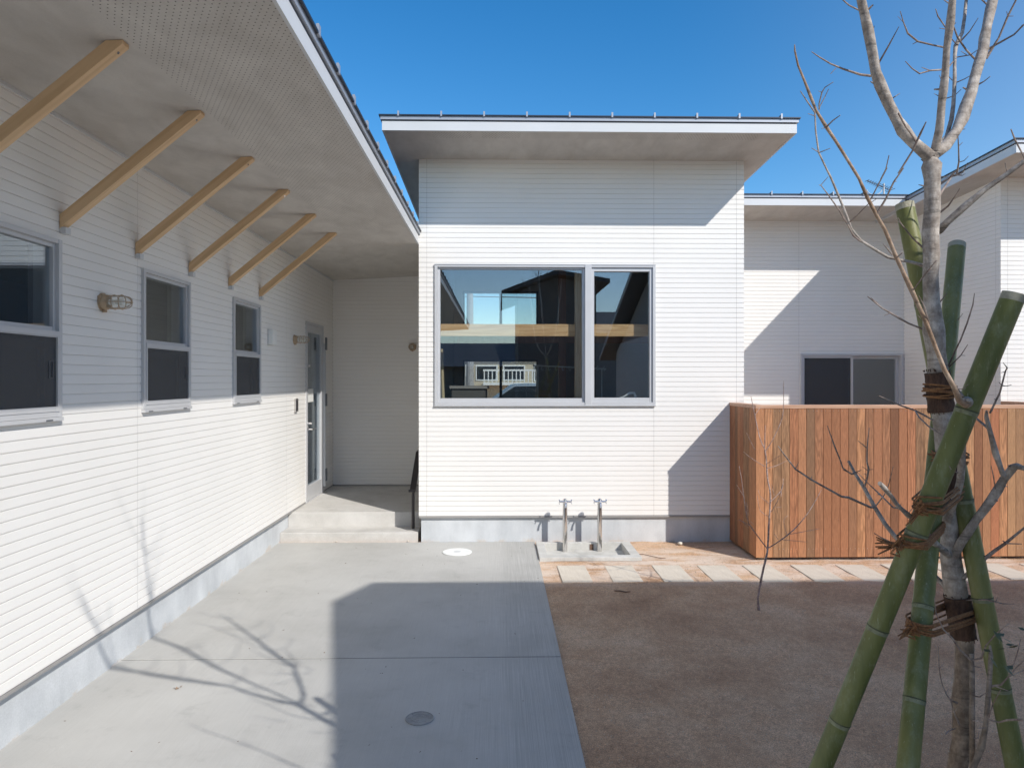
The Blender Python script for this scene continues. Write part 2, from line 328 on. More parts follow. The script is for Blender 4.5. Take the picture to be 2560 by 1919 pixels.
# ------------------------------------------------------------ mesh helpers
WL = {}
class MB:
    def __init__(s): s.v = []; s.f = []
    def quad(s, *p):
        n = len(s.v); s.v += [tuple(q) for q in p]; s.f.append(tuple(range(n, n+len(p))))
    def box(s, x0, x1, y0, y1, z0, z1):
        n = len(s.v)
        s.v += [(x, y, z) for z in (z0, z1) for y in (y0, y1) for x in (x0, x1)]
        s.f += [tuple(n+i for i in q) for q in ((0,2,3,1), (4,5,7,6), (0,1,5,4), (1,3,7,5), (3,2,6,7), (2,0,4,6))]
        return s
    def hexa(s, p):       # 8 points ordered as box
        n = len(s.v); s.v += [tuple(q) for q in p]
        s.f += [tuple(n+i for i in q) for q in ((0,2,3,1), (4,5,7,6), (0,1,5,4), (1,3,7,5), (3,2,6,7), (2,0,4,6))]
        return s
    def prism(s, poly, axis, a, b):   # poly list of 2D, extruded along axis between a and b
        n = len(s.v); k = len(poly)
        def pt(p, t): return {'X': (t, p[0], p[1]), 'Y': (p[0], t, p[1]), 'Z': (p[0], p[1], t)}[axis]
        s.v += [pt(p, a) for p in poly] + [pt(p, b) for p in poly]
        s.f.append(tuple(n+i for i in range(k))); s.f.append(tuple(n+k+i for i in reversed(range(k))))
        for i in range(k): j = (i+1) % k; s.f.append((n+i, n+k+i, n+k+j, n+j))
        return s
    def tube(s, pts, rs, n=8, cap=True, jit=0.0, rnd=None):
        P = [Vector(p) for p in pts]; base = len(s.v); up = None
        for i, p in enumerate(P):
            t = (P[min(i+1, len(P)-1)]-P[max(i-1, 0)]).normalized()
            if up is None:
                up = Vector((0, 0, 1)) if abs(t.z) < .9 else Vector((0, 1, 0))
            a = (up - t*up.dot(t)).normalized(); up = a; bvec = t.cross(a)
            r = rs[i] if hasattr(rs, '__len__') else rs
            for k in range(n):
                an = 2*math.pi*k/n; rr = r*(1+(rnd.uniform(-jit, jit) if rnd else 0))
                s.v.append(tuple(p + a*math.cos(an)*rr + bvec*math.sin(an)*rr))
        for i in range(len(P)-1):
            for k in range(n):
                q = base+i*n; s.f.append((q+k, q+(k+1) % n, q+n+(k+1) % n, q+n+k))
        if cap:
            s.f.append(tuple(base+k for k in reversed(range(n)))); q = base+(len(P)-1)*n; s.f.append(tuple(q+k for k in range(n)))
        return s
    def disc(s, c, r, h, n=32):
        return s.tube([c, (c[0], c[1], c[2]+h)], r, n)
    def build_split(s, name, mat, parent=None, **k):
        # one object per connected piece
        par = list(range(len(s.v)))
        def find(a):
            while par[a] != a: par[a] = par[par[a]]; a = par[a]
            return a
        for f in s.f:
            for q in f[1:]: par[find(q)] = find(f[0])
        groups = {}
        for f in s.f: groups.setdefault(find(f[0]), []).append(f)
        out = []
        for fs in groups.values():
            idx = sorted({i for f in fs for i in f}); m = {i: j for j, i in enumerate(idx)}; p = MB()
            p.v = [s.v[i] for i in idx]; p.f = [tuple(m[i] for i in f) for f in fs]; out.append(p.build(name, mat, parent, **k))
        return out
    def build(s, name, mat, parent=None, smooth=False, bevel=0.0, auto=False):
        off = WL.get(parent, Vector((0, 0, 0))) if parent else Vector((0, 0, 0))
        me = bpy.data.meshes.new(name)
        me.from_pydata([tuple(Vector(v)-off) for v in s.v], [], s.f); me.materials.append(MATS[mat])
        bm = bmesh.new(); bm.from_mesh(me); bmesh.ops.recalc_face_normals(bm, faces=bm.faces); bm.to_mesh(me); bm.free()
        if smooth: me.polygons.foreach_set('use_smooth', [True]*len(me.polygons))
        me.update()
        o = bpy.data.objects.new(name, me); C.objects.link(o)
        if parent: o.parent = parent
        WL[o] = off
        if smooth:
            md = o.modifiers.new('edges', 'EDGE_SPLIT'); md.split_angle = rad(40)
        if bevel:
            md = o.modifiers.new('bevel', 'BEVEL'); md.width = bevel; md.segments = 2; md.limit_method = 'ANGLE'
        return o
def tag(o, label=None, cat=None, group=None, kind=None):
    for k, v in (('label', label), ('category', cat), ('group', group), ('kind', kind)):
        if v: o[k] = v
    return o
def thing(name, loc, label, cat, group=None):
    o = bpy.data.objects.new(name, None); o.empty_display_size = .1; C.objects.link(o); o.location = loc; WL[o] = Vector(loc)
    return tag(o, label, cat, group)
def box(name, mat, parent, *b, bevel=0.0, smooth=False): return MB().box(*b).build(name, mat, parent, smooth, bevel)
def copy_tree(o, parent=None):
    c = o.copy(); C.objects.link(c); c.parent = parent
    for ch in list(o.children): copy_tree(ch, c)
    return c

PITCH = .0457
def cuts(a, b, holes):
    out = [(a, b)]
    for h0, h1 in holes:
        nx = []
        for p, q in out:
            if h1 <= p or h0 >= q: nx.append((p, q)); continue
            if h0 > p: nx.append((p, h0))
            if h1 < q: nx.append((h1, q))
        out = nx
    return out
def siding(name, parent, O, U, Nn, u0, u1, z0, ztop, holes=(), seams=(), g=.0055, label=None):
    """grooved boards on a vertical wall; ztop may be a function of u (sloping eave)"""
    O, U, Nn = Vector(O), Vector(U), Vector(Nn); mb = MB()
    zt = ztop if callable(ztop) else (lambda u: ztop)
    zmax = max(zt(u0), zt(u1)); nrow = int((zmax-z0)/PITCH)+1
    gaps = [(s-.0008, s+.0008) for s in seams]
    def pt(u, z, d): return O+U*u+Nn*d+Vector((0, 0, z))
    for r in range(nrow):
        zb = z0+r*PITCH
        prof = [(zb, -g), (zb+.003, -g), (zb+.0048, -.0008), (zb+.009, 0), (zb+PITCH-.001, 0), (zb+PITCH, -.001), (zb+PITCH+.00001, -g)]
        for (za, da), (zc, dc) in zip(prof[:-1], prof[1:]):
            brk = sorted({za, zc, *[z for h in holes for z in (h[2], h[3]) if za < z < zc]})
            for p, q in zip(brk[:-1], brk[1:]):
                mid = (p+q)/2; hs = [(h[0], h[1]) for h in holes if h[2] < mid < h[3]]
                fa = da+(dc-da)*(p-za)/(zc-za); fc = da+(dc-da)*(q-za)/(zc-za)
                for a, b in cuts(u0, u1, hs+gaps):
                    if p >= max(zt(a), zt(b)): continue
                    qa, qb = min(q, zt(a)), min(q, zt(b)); pa, pb = min(p, zt(a)), min(p, zt(b))
                    mb.quad(pt(a, pa, fa), pt(b, pb, fa), pt(b, qb, fc), pt(a, qa, fc))
    o = mb.build(name, 'siding_white', parent)
    return o
def sheet(name, mat, parent, O, U, Nn, u0, u1, z0, z1, holes, d0, d1):
    """solid wall core with openings, thickness d0..d1 along the normal"""
    O, U, Nn = Vector(O), Vector(U), Vector(Nn); mb = MB()
    us = sorted({u0, u1, *[min(max(x, u0), u1) for h in holes for x in h[:2]]}); zs = sorted({z0, z1, *[min(max(x, z0), z1) for h in holes for x in h[2:4]]})
    for a, b in zip(us[:-1], us[1:]):
        for p, q in zip(zs[:-1], zs[1:]):
            if any(h[0] < (a+b)/2 < h[1] and h[2] < (p+q)/2 < h[3] for h in holes): continue
            P = [O+U*u+Nn*d+Vector((0, 0, z)) for z in (p, q) for d in (d0, d1) for u in (a, b)]
            mb.hexa(P)
    return mb.build(name, mat, parent)
def roof(parent, x0, x1, y0, y1, zf, ribs, soffit='soffit_board', rib_rng=None):
    def layer(mb, ax0, ax1, ay0, ay1, o0, o1):
        mb.hexa([(x, y, zf(x, y)+o) for o in (o0, o1) for y in (ay0, ay1) for x in (ax0, ax1)]); return mb
    s = .014
    layer(MB(), x0+s, x1-s, y0+s, y1-s, 0, .03).build('soffit', soffit, parent)
    fb = MB()
    for a in ((x0, x1, y0, y0+s-.0005), (x0, x1, y1-s+.0005, y1), (x0, x0+s-.0005, y0+s, y1-s), (x1-s+.0005, x1, y0+s, y1-s)):
        layer(fb, *a, -.004, .072)
    fb.build('fascia', 'fascia_white', parent)
    e = .006; layer(MB(), x0+e, x1-e, y0+e, y1-e, .0725, .081).build('drip_shadow_gap', 'roof_metal', parent)
    e = -.012; layer(MB(), x0+e, x1-e, y0+e, y1-e, .0815, .110).build('drip_edge', 'drip_metal', parent)
    e = -.024; layer(MB(), x0+e, x1-e, y0+e, y1-e, .1105, .120).build('roof', 'roof_metal', parent)
    axis, vals = ribs; r = MB()
    for v in vals:
        if axis == 'Y': layer(r, v-.006, v+.006, y0-.017, y1, .1205, .142)
        else: layer(r, x0, x1+.012, v-.008, v+.008, .1205, .145)
    r.build_split('roof_seam', 'roof_metal', parent)
    c = MB()
    for v in vals:
        if axis == 'Y': layer(c, v-.007, v+.007, y0-.0245, y0-.018, .106, .148)
        else: layer(c, x1+.013, x1+.0245, v-.016, v+.016, .108, .150)
    c.build_split('seam_cap', 'drip_metal', parent)

